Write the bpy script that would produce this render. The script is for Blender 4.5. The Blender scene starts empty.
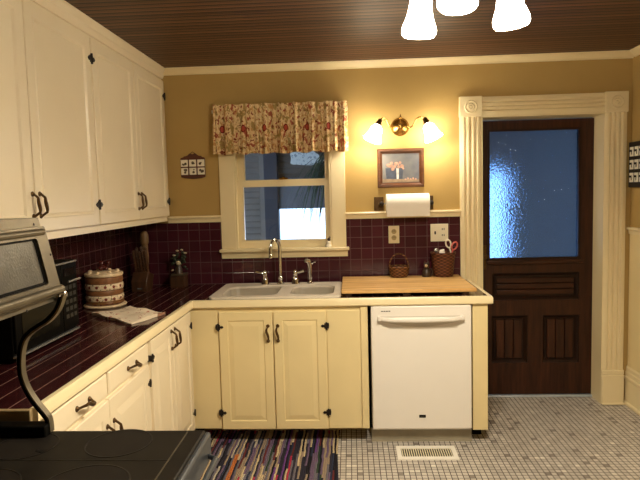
import bpy, bmesh, math, random
from mathutils import Vector, Matrix
random.seed(7)
PI = math.pi
scn = bpy.context.scene
COL = scn.collection

# ------------------------------------------------------------------ materials
def new_mat(name):
    m = bpy.data.materials.new(name); m.use_nodes = True
    nt = m.node_tree; nt.nodes.clear()
    out = nt.nodes.new('ShaderNodeOutputMaterial')
    return m, nt, out

def srgb(r, g, b):
    f = lambda c: (c/255/12.92) if c/255 <= .04045 else ((c/255+.055)/1.055)**2.4
    return (f(r), f(g), f(b), 1)

class NT:
    """tiny node-graph helper"""
    def __init__(s, nt): s.nt = nt
    def n(s, t, **kw):
        nd = s.nt.nodes.new(t)
        for k, v in kw.items(): setattr(nd, k, v)
        return nd
    def l(s, a, b): s.nt.links.new(a, b)
    def setin(s, sock, v):
        if isinstance(v, bpy.types.NodeSocket): s.l(v, sock)
        else: sock.default_value = v
    def m(s, op, a, b=0.0, c=0.0):
        nd = s.n('ShaderNodeMath', operation=op)
        s.setin(nd.inputs[0], a); s.setin(nd.inputs[1], b)
        if len(nd.inputs) > 2: s.setin(nd.inputs[2], c)
        return nd.outputs[0]
    def mix(s, fac, a, b, blend='MIX'):
        nd = s.n('ShaderNodeMix', data_type='RGBA', blend_type=blend)
        s.setin(nd.inputs[0], fac); s.setin(nd.inputs[6], a); s.setin(nd.inputs[7], b)
        return nd.outputs[2]
    def ramp(s, fac, stops, interp='LINEAR'):
        nd = s.n('ShaderNodeValToRGB'); cr = nd.color_ramp; cr.interpolation = interp
        while len(cr.elements) < len(stops): cr.elements.new(.5)
        for e, (p, c) in zip(cr.elements, stops): e.position = p; e.color = c
        s.setin(nd.inputs[0], fac); return nd.outputs[0]
    def noise(s, vec, scale, detail=2, rough=.5, col=False, dim='3D'):
        nd = s.n('ShaderNodeTexNoise', noise_dimensions=dim)
        if vec is not None: s.l(vec, nd.inputs['Vector'])
        nd.inputs['Scale'].default_value = scale; nd.inputs['Detail'].default_value = detail
        nd.inputs['Roughness'].default_value = rough
        return nd.outputs['Color' if col else 'Fac']
    def pos(s): return s.n('ShaderNodeNewGeometry').outputs['Position']
    def obj(s): return s.n('ShaderNodeTexCoord').outputs['Object']
    def xyz(s, v):
        nd = s.n('ShaderNodeSeparateXYZ'); s.l(v, nd.inputs[0]); return nd.outputs
    def comb(s, x, y, z):
        nd = s.n('ShaderNodeCombineXYZ')
        for i, v in enumerate((x, y, z)): s.setin(nd.inputs[i], v)
        return nd.outputs[0]
    def bump(s, h, strength=.3, dist=.002):
        nd = s.n('ShaderNodeBump'); nd.inputs['Strength'].default_value = strength
        nd.inputs['Distance'].default_value = dist; s.l(h, nd.inputs['Height']); return nd.outputs[0]
    def bsdf(s, out, col=None, rough=.5, metal=0, spec=.5, normal=None, coat=0):
        b = s.n('ShaderNodeBsdfPrincipled')
        if col is not None: s.setin(b.inputs['Base Color'], col)
        s.setin(b.inputs['Roughness'], rough); s.setin(b.inputs['Metallic'], metal)
        b.inputs['Specular IOR Level'].default_value = spec
        b.inputs['Coat Weight'].default_value = coat
        if normal is not None: s.l(normal, b.inputs['Normal'])
        s.l(b.outputs[0], out.inputs[0]); return b

def paint(name, c, rough=.5, var=.06, scale=6, bump=.05, metal=0, spec=.5, coat=0, bscale=120):
    m, nt, out = new_mat(name); N = NT(nt)
    v = N.obj()
    nz = N.noise(v, scale, 3)
    d = tuple(x*(1-var) for x in c[:3])+(1,); u = tuple(min(1, x*(1+var)) for x in c[:3])+(1,)
    col = N.ramp(nz, [(.3, d), (.7, u)])
    nrm = N.bump(N.noise(v, bscale, 2), bump, .001) if bump else None
    N.bsdf(out, col, rough, metal, spec, nrm, coat)
    return m

def emitter(name, c, strength):
    m, nt, out = new_mat(name); N = NT(nt)
    e = N.n('ShaderNodeEmission'); e.inputs[0].default_value = c; e.inputs[1].default_value = strength
    N.l(e.outputs[0], out.inputs[0]); return m

def grid_mat(name, axes, pitch, off, tile, grout, gw, rough, tvar=.2, spec=.5, gscale=(1, 1), bump=.4, accents=None, bfac=.0015):
    """square tiles over two axes of world position"""
    m, nt, out = new_mat(name); N = NT(nt)
    p = N.pos(); X = N.xyz(p); idx = {'X': 0, 'Y': 1, 'Z': 2}
    cells = []; masks = []
    for k, a in enumerate(axes):
        t = N.m('DIVIDE', N.m('SUBTRACT', X[idx[a]], off[k]), pitch[k])
        fr = N.m('FRACT', t); cells.append(N.m('FLOOR', t))
        d = N.m('ABSOLUTE', N.m('SUBTRACT', fr, .5))
        masks.append(N.m('MULTIPLY', N.m('GREATER_THAN', d, .5-gw/2/pitch[k]), gscale[k]))
    mask = N.m('MAXIMUM', masks[0], masks[1])
    wn = N.n('ShaderNodeTexWhiteNoise', noise_dimensions='3D')
    N.l(N.comb(cells[0], cells[1], 0.0), wn.inputs['Vector'])
    r = wn.outputs['Value']
    if accents:
        col = N.ramp(r, accents, 'CONSTANT')
        wn2 = N.n('ShaderNodeTexWhiteNoise', noise_dimensions='3D')
        N.l(N.comb(cells[1], cells[0], 3.0), wn2.inputs['Vector'])
        col = N.mix(N.m('MULTIPLY', wn2.outputs['Value'], tvar), col, (.12, .1, .09, 1))
    else:
        a = tuple(x*(1-tvar) for x in tile[:3])+(1,); b = tuple(x*(1+tvar) for x in tile[:3])+(1,)
        col = N.mix(r, a, b)
    cloud = N.noise(p, 14, 3)
    col = N.mix(N.m('MULTIPLY', cloud, .25), col, tuple(x*.6 for x in tile[:3])+(1,))
    col = N.mix(mask, col, grout)
    rg = N.m('ADD', rough, N.m('MULTIPLY', mask, .5))
    h = N.m('ADD', N.m('SUBTRACT', 1.0, mask), N.m('MULTIPLY', N.noise(p, 30, 2), .35))
    N.bsdf(out, col, rg, 0, spec, N.bump(h, bump, bfac))
    return m

def wood(name, dark, light, axis='X', rough=.4, stretch=12, scale=9, coat=0, spec=.5):
    m, nt, out = new_mat(name); N = NT(nt)
    o = N.xyz(N.obj())
    sc = {'X': (1/stretch, 1, 1), 'Y': (1, 1/stretch, 1), 'Z': (1, 1, 1/stretch)}[axis]
    v = N.comb(*[N.m('MULTIPLY', o[i], sc[i]) for i in range(3)])
    nz = N.noise(v, scale*4, 5, .65)
    col = N.ramp(nz, [(.3, dark), (.7, light)])
    N.bsdf(out, col, rough, 0, spec, N.bump(nz, .08, .001), coat)
    return m

M = {}
M['wall'] = paint('mustard_wall_paint', srgb(180, 150, 92), .75, .05, 3, .25, bscale=60, spec=.2)
M['cream'] = paint('cream_gloss_paint', srgb(232, 214, 170), .35, .03, 4, .12, bscale=25)
M['trim'] = paint('yellow_cream_trim_paint', srgb(230, 213, 172), .32, .03, 4, .1, bscale=25)
M['cabinet_white'] = paint('off_white_cabinet_paint', srgb(232, 218, 190), .33, .02, 4, .1, bscale=20)
M['cabinet_cream'] = paint('butter_cabinet_paint', srgb(224, 205, 156), .33, .03, 4, .1, bscale=20)
M['wainscot'] = paint('pale_wainscot_paint', srgb(228, 208, 158), .5, .03, 4, .15)
M['white_appliance'] = paint('white_appliance_enamel', srgb(232, 226, 218), .3, .01, 4, .02)
M['white_plastic'] = paint('ivory_plastic', srgb(232, 222, 195), .35, .02, 20, 0)
M['bisque'] = paint('bisque_plastic', srgb(216, 200, 160), .35, .02, 20, 0)
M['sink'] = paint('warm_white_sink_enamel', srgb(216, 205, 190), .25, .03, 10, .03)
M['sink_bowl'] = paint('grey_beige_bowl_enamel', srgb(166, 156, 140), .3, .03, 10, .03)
M['chrome'] = paint('polished_chrome', srgb(215, 215, 215), .12, .01, 10, 0, metal=1)
M['bronze'] = paint('antique_bronze', srgb(88, 66, 40), .38, .25, 80, .1, metal=.85)
M['brass'] = paint('aged_brass', srgb(176, 138, 74), .25, .12, 30, .05, metal=1)
M['black_iron'] = paint('black_iron', srgb(34, 27, 24), .5, .2, 60, .1, metal=.4)
M['black_glass'] = paint('black_glass', srgb(14, 13, 12), .12, .1, 10, 0)
M['black_plastic'] = paint('black_plastic', srgb(9, 8, 7), .45, .1, 30, .05, spec=.06)
M['microwave_window'] = paint('smoked_window', srgb(16, 14, 9), .2, .1, 10, 0, spec=.1)
M['key_grey'] = paint('keypad_grey', srgb(44, 42, 38), .4, .1, 30, 0)
M['silver'] = paint('silver_strip', srgb(190, 190, 188), .25, .03, 30, 0, metal=.8)
M['cooktop'] = paint('worn_black_cooktop_enamel', srgb(24, 21, 18), .42, .3, 9, .1, spec=.18)
M['element'] = paint('burner_element', srgb(27, 23, 20), .5, .2, 20, .1, spec=.18)
M['ring'] = paint('burner_ring', srgb(14, 12, 11), .35, .1, 20, 0)
M['old_chrome'] = paint('worn_warm_chrome', srgb(116, 108, 92), .36, .14, 18, .08, metal=.8)
M['blue_steel'] = paint('dull_blue_grey_metal', srgb(88, 92, 98), .35, .1, 20, .05, metal=.7)
M['wood_oak'] = wood('honey_board_wood', srgb(166, 116, 58), srgb(236, 196, 130), 'X', .42, 16, 7)
M['wood_dark_door'] = wood('dark_stained_door_wood', srgb(34, 17, 10), srgb(70, 38, 22), 'Z', .42, 12, 8, 0, .25)
M['wood_dark_rail'] = wood('dark_stained_rail_wood', srgb(34, 17, 10), srgb(68, 36, 21), 'X', .42, 12, 8, 0, .25)
M['wood_panel_dark'] = wood('dark_panel_wood', srgb(24, 12, 8), srgb(46, 25, 15), 'Z', .42, 12, 8, 0, .25)
M['walnut'] = wood('walnut_block', srgb(42, 25, 15), srgb(82, 52, 31), 'Z', .4, 10, 8)
M['frame_wood'] = wood('brown_frame_wood', srgb(66, 36, 16), srgb(108, 62, 28), 'X', .35, 10, 10)
M['pale_wood'] = wood('pale_turned_wood', srgb(104, 78, 50), srgb(140, 110, 76), 'Z', .45, 8, 8)
M['dark_red_wood'] = wood('dark_red_wood', srgb(60, 26, 16), srgb(98, 46, 28), 'X', .4, 8, 8)
M['paper'] = paint('white_paper', srgb(240, 234, 224), .85, .02, 10, .2)
M['pink_handle'] = paint('pink_plastic', srgb(206, 92, 82), .35, .05, 20, 0)
M['white_ceramic'] = paint('white_ceramic', srgb(232, 224, 206), .3, .05, 40, 0)
M['plaster_black'] = paint('dark_figurine_glaze', srgb(52, 38, 28), .35, .3, 40, .1)
M['dark_green'] = paint('dark_green_leaf', srgb(40, 48, 30), .5, .3, 30, .1)
M['off_grey'] = paint('pale_grey_head', srgb(176, 160, 130), .5, .1, 40, .1)
M['plant'] = paint('frond_green', srgb(52, 74, 46), .5, .35, 15, .05)
M['siding'] = paint('blue_grey_siding', srgb(132, 120, 110), .7, .1, 5, .1)
M['siding_trim'] = paint('grey_post_paint', srgb(120, 118, 124), .7, .08, 5, .1)
M['post_dark'] = paint('dark_post_paint', srgb(70, 66, 72), .7, .1, 5, .1)
M['porch_floor'] = paint('porch_boards', srgb(110, 108, 110), .7, .1, 5, .1)
M['porch_ceiling'] = paint('porch_ceiling_paint', srgb(96, 100, 116), .8, .1, 5, .1)
M['threshold'] = paint('aluminium_threshold', srgb(200, 210, 222), .35, .05, 30, .05, metal=.5)
M['rear_wall'] = paint('tan_wall_paint', srgb(196, 168, 118), .8, .05, 3, .1)
M['kick'] = paint('grey_kick_board', srgb(150, 142, 124), .5, .1, 10, .1)
M['dark_slot'] = paint('dark_slot', srgb(18, 15, 13), .7, .1, 10, 0)

tile_c = srgb(68, 28, 38); grout_c = srgb(84, 54, 56)
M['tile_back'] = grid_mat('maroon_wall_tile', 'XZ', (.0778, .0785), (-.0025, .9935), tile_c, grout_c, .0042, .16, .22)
M['tile_left'] = grid_mat('shaded_maroon_side_tile', 'YZ', (.0778, .0785), (4.12, .9935), srgb(50, 20, 25), srgb(66, 42, 42), .0042, .16, .22)  # wall tile darkened: shade under the wall cabinets put into its colour
M['tile_top'] = grid_mat('maroon_counter_tile', 'XY', (.0795, .0795), (-.983, 3.455), srgb(50, 20, 22), srgb(112, 80, 70), .0045, .13, .2, gscale=(1, .08))
M['floor'] = grid_mat('small_mosaic_floor_tile', 'XY', (.0318, .0318), (.01, .004), srgb(176, 164, 152), srgb(70, 62, 58), .0044, .3, .35, .4,
    accents=[(0, srgb(214, 207, 199)), (.93, srgb(140, 130, 124)), (.96, srgb(240, 234, 224))], bump=.5, bfac=.001)

def ceiling_mat():
    m, nt, out = new_mat('dark_beadboard_ceiling'); N = NT(nt)
    p = N.pos(); X = N.xyz(p)
    t = N.m('DIVIDE', X[1], .052); fr = N.m('FRACT', t); cell = N.m('FLOOR', t)
    d = N.m('ABSOLUTE', N.m('SUBTRACT', fr, .5))
    groove = N.m('GREATER_THAN', d, .36)
    d2 = N.m('ABSOLUTE', N.m('SUBTRACT', fr, .36)); bead = N.m('LESS_THAN', d2, .07)
    g = N.m('MAXIMUM', groove, N.m('MULTIPLY', bead, .7))
    wn = N.n('ShaderNodeTexWhiteNoise', noise_dimensions='1D'); N.l(cell, wn.inputs['W'])
    v = N.comb(N.m('MULTIPLY', X[0], .6), N.m('MULTIPLY', X[1], 14.0), N.m('MULTIPLY', cell, 1.7))
    nz = N.noise(v, 2.2, 4, .6)
    f = N.m('ADD', N.m('MULTIPLY', nz, .7), N.m('MULTIPLY', wn.outputs['Value'], .3))
    col = N.ramp(f, [(.25, srgb(76, 50, 33)), (.75, srgb(124, 86, 60))])
    col = N.mix(g, col, srgb(18, 11, 8))
    N.bsdf(out, col, .5, 0, .35, N.bump(N.m('SUBTRACT', 1.0, g), .7, .004))
    return m
M['ceiling'] = ceiling_mat()

def rug_mat():
    m, nt, out = new_mat('rag_rug_weave'); N = NT(nt)
    p = N.pos(); X = N.xyz(p)
    wob = N.noise(N.comb(N.m('MULTIPLY', X[0], 3.0), N.m('MULTIPLY', X[1], 2.2), 0.0), 4, 3)
    x = N.m('ADD', X[0], N.m('MULTIPLY', N.m('SUBTRACT', wob, .5), .018))
    ix = N.m('FLOOR', N.m('DIVIDE', x, .0115))
    wn = N.n('ShaderNodeTexWhiteNoise', noise_dimensions='1D'); N.l(ix, wn.inputs['W'])
    iy = N.m('FLOOR', N.m('ADD', N.m('DIVIDE', X[1], .34), N.m('MULTIPLY', wn.outputs['Value'], 9.0)))
    w2 = N.n('ShaderNodeTexWhiteNoise', noise_dimensions='2D'); N.l(N.comb(ix, iy, 0.0), w2.inputs['Vector'])
    cols = [(0, srgb(50, 48, 62)), (.14, srgb(112, 108, 120)), (.29, srgb(34, 33, 42)), (.37, srgb(158, 140, 122)), (.50, srgb(112, 94, 122)), (.58, srgb(204, 184, 150)),
            (.68, srgb(50, 56, 78)), (.78, srgb(176, 52, 84)), (.825, srgb(104, 50, 52)), (.885, srgb(196, 116, 66)), (.905, srgb(112, 70, 140)), (.94, srgb(196, 186, 170)), (.97, srgb(52, 70, 56))]
    col = N.ramp(w2.outputs['Value'], cols, 'CONSTANT')
    fn = N.noise(N.comb(N.m('MULTIPLY', X[0], 5.0), X[1], 0.0), 60, 3)
    col = N.mix(N.m('MULTIPLY', fn, .3), col, (.02, .018, .02, 1))
    fr = N.m('FRACT', N.m('DIVIDE', x, .0115))
    h = N.m('ADD', N.m('SINE', N.m('MULTIPLY', fr, PI)), N.m('MULTIPLY', N.noise(p, 130, 2), .6))
    N.bsdf(out, col, .95, 0, .1, N.bump(h, .8, .004))
    return m
M['rug'] = rug_mat()

def floral_mat():
    m, nt, out = new_mat('floral_valance_cloth'); N = NT(nt)
    uv = N.n('ShaderNodeTexCoord').outputs['UV']
    X = N.xyz(uv)
    v = N.comb(N.m('MULTIPLY', X[0], 1.0), X[1], 0.0)
    dist = N.noise(v, 22, 2, col=True)
    va = N.n('ShaderNodeVectorMath', operation='ADD'); N.l(v, va.inputs[0])
    sc = N.n('ShaderNodeVectorMath', operation='SCALE'); N.l(dist, sc.inputs[0]); sc.inputs['Scale'].default_value = .04
    N.l(sc.outputs[0], va.inputs[1]); vv = va.outputs[0]
    n1 = N.noise(vv, 20, 2, .5); n2 = N.noise(vv, 34, 2, .5); n3 = N.noise(vv, 60, 2)
    col = N.ramp(n3, [(.3, srgb(232, 208, 164)), (.7, srgb(206, 176, 126))])
    col = N.mix(N.m('GREATER_THAN', n2, .57), col, srgb(190, 146, 96))
    col = N.mix(N.m('GREATER_THAN', n1, .62), col, srgb(160, 88, 66))
    col = N.mix(N.m('LESS_THAN', n1, .40), col, srgb(160, 136, 84))
    col = N.mix(N.m('LESS_THAN', n2, .36), col, srgb(132, 72, 52))
    # round red medallions in one row
    fu = N.m('SUBTRACT', N.m('FRACT', N.m('DIVIDE', N.m('ADD', X[0], .0), .25)), .5)
    dx = N.m('MULTIPLY', fu, .25/.024); dy = N.m('DIVIDE', N.m('SUBTRACT', X[1], .175), .026)
    rr = N.m('SQRT', N.m('ADD', N.m('MULTIPLY', dx, dx), N.m('MULTIPLY', dy, dy)))
    col = N.mix(N.m('LESS_THAN', rr, 1.0), col, srgb(112, 32, 30))
    col = N.mix(N.m('LESS_THAN', rr, .72), col, srgb(178, 80, 66))
    N.bsdf(out, col, .9, 0, .15, N.bump(N.noise(v, 400, 1), .15, .001))
    return m
M['floral'] = floral_mat()

def towel_mat():
    m, nt, out = new_mat('printed_dish_towel'); N = NT(nt)
    p = N.pos()
    n1 = N.noise(p, 16, 3); n2 = N.noise(p, 38, 2)
    col = N.mix(N.m('GREATER_THAN', n1, .62), srgb(222, 206, 182), srgb(150, 112, 92))
    col = N.mix(N.m('GREATER_THAN', n2, .66), col, srgb(176, 104, 88))
    N.bsdf(out, col, .9, 0, .15, N.bump(N.noise(p, 300, 1), .2, .001))
    return m
M['towel'] = towel_mat()

def wicker_mat(name, a, b, s=90):
    m, nt, out = new_mat(name); N = NT(nt)
    o = N.xyz(N.obj())
    ang = N.m('ARCTAN2', o[1], o[0])
    row = N.m('FLOOR', N.m('DIVIDE', o[2], .011))
    ph = N.m('ADD', N.m('MULTIPLY', ang, 11.0), N.m('MULTIPLY', row, PI))
    s1 = N.m('SINE', ph)
    s2 = N.m('SINE', N.m('MULTIPLY', N.m('FRACT', N.m('DIVIDE', o[2], .011)), PI))
    h = N.m('MULTIPLY', N.m('ADD', N.m('MULTIPLY', s1, .5), .5), s2)
    col = N.mix(h, a, b)
    N.bsdf(out, col, .6, 0, .3, N.bump(h, .9, .004))
    return m
M['wicker'] = wicker_mat('brown_wicker', srgb(66, 38, 20), srgb(146, 98, 56))
M['wicker_dark'] = wicker_mat('red_brown_wicker', srgb(62, 32, 20), srgb(128, 78, 48))

def canister_band(name, base, spot, scale, thr):
    m, nt, out = new_mat(name); N = NT(nt)
    o = N.xyz(N.obj()); ang = N.m('ARCTAN2', o[1], o[0])
    f = N.m('SUBTRACT', N.m('FRACT', N.m('MULTIPLY', ang, scale/(2*PI))), .5)
    dx = N.m('MULTIPLY', f, 2*PI*.105/scale/.010); dz = N.m('DIVIDE', N.m('SUBTRACT', N.m('FRACT', N.m('DIVIDE', o[2], .0355)), .5), .3)
    r = N.m('SQRT', N.m('ADD', N.m('MULTIPLY', dx, dx), N.m('MULTIPLY', dz, dz)))
    col = N.mix(N.m('LESS_THAN', r, thr), base, spot)
    col = N.mix(N.m('GREATER_THAN', N.noise(N.obj(), 90, 2), .62), col, srgb(120, 96, 60))
    N.bsdf(out, col, .3)
    return m
M['canister_white'] = canister_band('white_band_with_red_fruit', srgb(226, 206, 176), srgb(112, 30, 22), 14, .8)
M['canister_brown'] = paint('brown_cake_band', srgb(132, 88, 54), .45, .2, 40, .2)
M['canister_fruit'] = canister_band('fruit_trim_band', srgb(120, 78, 40), srgb(96, 24, 18), 20, .9)
M['icing'] = paint('cream_icing_glaze', srgb(228, 204, 168), .3, .15, 40, .2)
M['cherry'] = paint('dark_cherry_glaze', srgb(74, 26, 22), .2, .2, 30, 0)

def painting_mat():
    m, nt, out = new_mat('still_life_backdrop'); N = NT(nt)
    o = N.obj(); X = N.xyz(o)
    n = N.noise(o, 9, 4)
    f = N.m('ADD', N.m('MULTIPLY', n, .7), N.m('MULTIPLY', X[0], .6))
    col = N.ramp(f, [(.25, srgb(128, 124, 122)), (.5, srgb(88, 92, 102)), (.7, srgb(58, 62, 74))])
    N.bsdf(out, col, .3, 0, .4, N.bump(N.noise(o, 150, 2), .2, .001))
    return m
M['painting'] = painting_mat()
M['crock'] = paint('painted_blue_grey_crock', srgb(66, 74, 92), .4, .3, 30, .1)
M['crock_light'] = paint('painted_highlight', srgb(206, 206, 204), .4, .2, 60, .1)
M['bloom'] = paint('painted_pink_bloom', srgb(196, 150, 130), .5, .35, 60, .2)
M['table_paint'] = paint('painted_table_edge', srgb(150, 128, 104), .5, .25, 40, .1)

def motif_mat(name, a, b, scale):
    m, nt, out = new_mat(name); N = NT(nt)
    o = N.obj()
    n = N.noise(o, scale, 2)
    N.bsdf(out, N.mix(N.m('GREATER_THAN', n, .56), a, b), .35)
    return m
M['motif'] = motif_mat('dark_motif_glaze', srgb(96, 84, 68), srgb(56, 46, 40), 80)

def pane_mat():
    m, nt, out = new_mat('clear_window_glass'); N = NT(nt)
    t = N.n('ShaderNodeBsdfTransparent'); t.inputs[0].default_value = (.93, .96, .98, 1)
    g = N.n('ShaderNodeBsdfGlossy'); g.inputs['Roughness'].default_value = .02
    fr = N.n('ShaderNodeFresnel'); fr.inputs[0].default_value = 1.45
    mx = N.n('ShaderNodeMixShader'); N.l(fr.outputs[0], mx.inputs[0]); N.l(t.outputs[0], mx.inputs[1]); N.l(g.outputs[0], mx.inputs[2])
    N.l(mx.outputs[0], out.inputs[0]); return m
M['pane'] = pane_mat()

def frosted_mat():
    m, nt, out = new_mat('pebbled_frosted_glass'); N = NT(nt)
    p = N.obj()
    vo = N.n('ShaderNodeTexVoronoi'); N.l(p, vo.inputs['Vector']); vo.inputs['Scale'].default_value = 80
    h = N.m('ADD', vo.outputs['Distance'], N.noise(p, 120, 2))
    b = N.bump(h, .55, .006)
    g = N.n('ShaderNodeBsdfRefraction'); g.inputs['Roughness'].default_value = .07; g.inputs['IOR'].default_value = 1.22
    g.inputs[0].default_value = (.58, .76, 1.0, 1); N.l(b, g.inputs['Normal'])
    gl = N.n('ShaderNodeBsdfGlossy'); gl.inputs['Roughness'].default_value = .16; N.l(b, gl.inputs['Normal'])
    mx = N.n('ShaderNodeMixShader'); mx.inputs[0].default_value = .035
    N.l(g.outputs[0], mx.inputs[1]); N.l(gl.outputs[0], mx.inputs[2]); N.l(mx.outputs[0], out.inputs[0]); return m
M['frosted'] = frosted_mat()

def oven_glass_mat():
    m, nt, out = new_mat('grey_oven_glass'); N = NT(nt)
    p = N.obj()
    b = N.bump(N.noise(p, 160, 3), .35, .002)
    col = N.ramp(N.noise(p, 12, 4), [(.3, srgb(78, 76, 70)), (.7, srgb(98, 96, 90))])
    N.bsdf(out, col, .3, .55, .6, b); return m
M['oven_glass'] = oven_glass_mat()

LAMP = (1.0, .88, .66, 1)
M['ceiling_shade'] = emitter('lit_opal_ceiling_shade', LAMP, 90)
M['sconce_shade'] = emitter('lit_opal_wall_shade', LAMP, 38)
M['bulb_glass'] = emitter('lit_bulb_glass', LAMP, 70)

# ------------------------------------------------------------------ mesh building
def wloc(o):
    v = Vector((0, 0, 0))
    while o is not None: v += o.location; o = o.parent
    return v

class MB:
    def __init__(s): s.v = []; s.f = []; s.uv = None
    def add(s, vs, fs):
        b = len(s.v); s.v += [tuple(v) for v in vs]; s.f += [[b+i for i in f] for f in fs]; return s
    def box(s, x0, x1, y0, y1, z0, z1, T=None):
        x0, x1 = min(x0, x1), max(x0, x1); y0, y1 = min(y0, y1), max(y0, y1); z0, z1 = min(z0, z1), max(z0, z1)
        vs = [(x0, y0, z0), (x1, y0, z0), (x1, y1, z0), (x0, y1, z0), (x0, y0, z1), (x1, y0, z1), (x1, y1, z1), (x0, y1, z1)]
        if T: vs = [T(*v) for v in vs]
        return s.add(vs, [(3, 2, 1, 0), (4, 5, 6, 7), (0, 1, 5, 4), (1, 2, 6, 5), (2, 3, 7, 6), (3, 0, 4, 7)])
    def loft(s, loops, cap0=True, cap1=True, closed=True, T=None):
        n = len(loops[0]); vs = [p for L in loops for p in L]
        if T: vs = [T(*v) for v in vs]
        fs = []
        for i in range(len(loops)-1):
            for j in range(n if closed else n-1):
                a = i*n+j; b = i*n+(j+1) % n; fs.append((a, b, b+n, a+n))
        if cap0: fs.append(tuple(range(n-1, -1, -1)))
        if cap1: fs.append(tuple((len(loops)-1)*n+i for i in range(n)))
        return s.add(vs, fs)
    def tube(s, pts, r, n=8, cap=True, flat=None):
        pts = [Vector(p) for p in pts]; k = len(pts)
        rs = r if isinstance(r, (list, tuple)) else [r]*k
        loops = []; up = None
        for i, p in enumerate(pts):
            t = (pts[min(i+1, k-1)]-pts[max(i-1, 0)]).normalized()
            if up is None:
                up = Vector((0, 0, 1)) if abs(t.z) < .9 else Vector((1, 0, 0))
            a = t.cross(up);
            if a.length < 1e-4: a = t.cross(Vector((0, 1, 0)))
            a.normalize(); b = a.cross(t).normalized(); up = b
            loops.append([p+rs[i]*(math.cos(2*PI*j/n)*a+math.sin(2*PI*j/n)*b) for j in range(n)])
        return s.loft(loops, cap, cap)
    def lathe(s, c, prof, n=24, axis=(0, 0, 1), cap0=True, cap1=True):
        ax = Vector(axis).normalized(); q = Vector((0, 0, 1)).rotation_difference(ax); c = Vector(c)
        loops = [[c+q @ Vector((r*math.cos(2*PI*j/n), r*math.sin(2*PI*j/n), z)) for j in range(n)] for r, z in prof]
        return s.loft(loops, cap0, cap1)
    def ball(s, c, r, n=14, m=9, sc=(1, 1, 1)):
        prof = [(max(1e-4, r*math.sin(PI*i/m)), -r*math.cos(PI*i/m)) for i in range(m+1)]
        loops = [[(c[0]+sc[0]*q*math.cos(2*PI*j/n), c[1]+sc[1]*q*math.sin(2*PI*j/n), c[2]+sc[2]*z) for j in range(n)] for q, z in prof]
        return s.loft(loops)
    def prism(s, poly, T0, T1):
        """poly: 2-D points; T0/T1 map a point to the two end positions"""
        return s.loft([[T0(*p) for p in poly], [T1(*p) for p in poly]])
    def build(s, name, mat, parent=None, bevel=0, seg=2, smooth=True, recalc=True):
        off = wloc(parent) if parent is not None else Vector((0, 0, 0))
        me = bpy.data.meshes.new(name)
        me.from_pydata([(v[0]-off.x, v[1]-off.y, v[2]-off.z) for v in s.v], [], s.f)
        if s.uv:
            ul = me.uv_layers.new(name='UVMap')
            for lp in me.loops: ul.data[lp.index].uv = s.uv[lp.vertex_index]
        if recalc:
            bm = bmesh.new(); bm.from_mesh(me); bmesh.ops.recalc_face_normals(bm, faces=bm.faces); bm.to_mesh(me); bm.free()
        if smooth:
            for p in me.polygons: p.use_smooth = True
            me.set_sharp_from_angle(angle=math.radians(35))
        me.materials.append(M[mat] if isinstance(mat, str) else mat)
        o = bpy.data.objects.new(name, me); COL.objects.link(o)
        if parent is not None: o.parent = parent
        if bevel:
            md = o.modifiers.new('edge', 'BEVEL'); md.width = bevel; md.segments = seg; md.limit_method = 'ANGLE'; md.angle_limit = math.radians(40)
            md.harden_normals = False
        return o

def tag(o, label=None, cat=None, group=None, kind=None):
    if label: o['label'] = label
    if cat: o['category'] = cat
    if group: o['group'] = group
    if kind: o['kind'] = kind
    return o
def thing(name, loc, label, cat, group=None, kind=None):
    o = bpy.data.objects.new(name, None); COL.objects.link(o); o.location = loc; o.empty_display_size = .1
    return tag(o, label, cat, group, kind)
def struct(name, loc=(0, 0, 0)):
    o = bpy.data.objects.new(name, None); COL.objects.link(o); o.location = loc; o['kind'] = 'structure'; return o
def dup(root, delta, label=None):
    r = root.copy(); COL.objects.link(r); r.location = root.location+Vector(delta)
    if label: r['label'] = label
    def rec(a, b):
        for ch in [c for c in bpy.data.objects if c.parent == a]:
            c = ch.copy(); COL.objects.link(c); c.parent = b; rec(ch, c)
    rec(root, r); return r

def rect(u0, u1, v0, v1, w): return [(u0, v0, w), (u1, v0, w), (u1, v1, w), (u0, v1, w)]
def rrect(x0, x1, y0, y1, r, n=5):
    out = []
    for cx, cy, a0 in ((x1-r, y1-r, 0), (x0+r, y1-r, PI/2), (x0+r, y0+r, PI), (x1-r, y0+r, 1.5*PI)):
        for i in range(n+1):
            a = a0+PI/2*i/n; out.append((cx+r*math.cos(a), cy+r*math.sin(a)))
    return out
def plate(loops, T, depth):
    """flat plate with holes (first loop outside), extruded along w; returns MB"""
    cu = bpy.data.curves.new('tmp', 'CURVE'); cu.dimensions = '2D'; cu.fill_mode = 'BOTH'; cu.extrude = depth/2
    for L in loops:
        sp = cu.splines.new('POLY'); sp.points.add(len(L)-1); sp.use_cyclic_u = True
        for i, (x, y) in enumerate(L): sp.points[i].co = (x, y, 0, 1)
    ob = bpy.data.objects.new('tmp', cu); COL.objects.link(ob)
    dg = bpy.context.evaluated_depsgraph_get(); me = ob.evaluated_get(dg).to_mesh()
    mb = MB(); mb.add([T(v.co.x, v.co.y, v.co.z+depth/2) for v in me.vertices], [tuple(p.vertices) for p in me.polygons])
    ob.evaluated_get(dg).to_mesh_clear(); bpy.data.objects.remove(ob); bpy.data.curves.remove(cu)
    return mb
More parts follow.
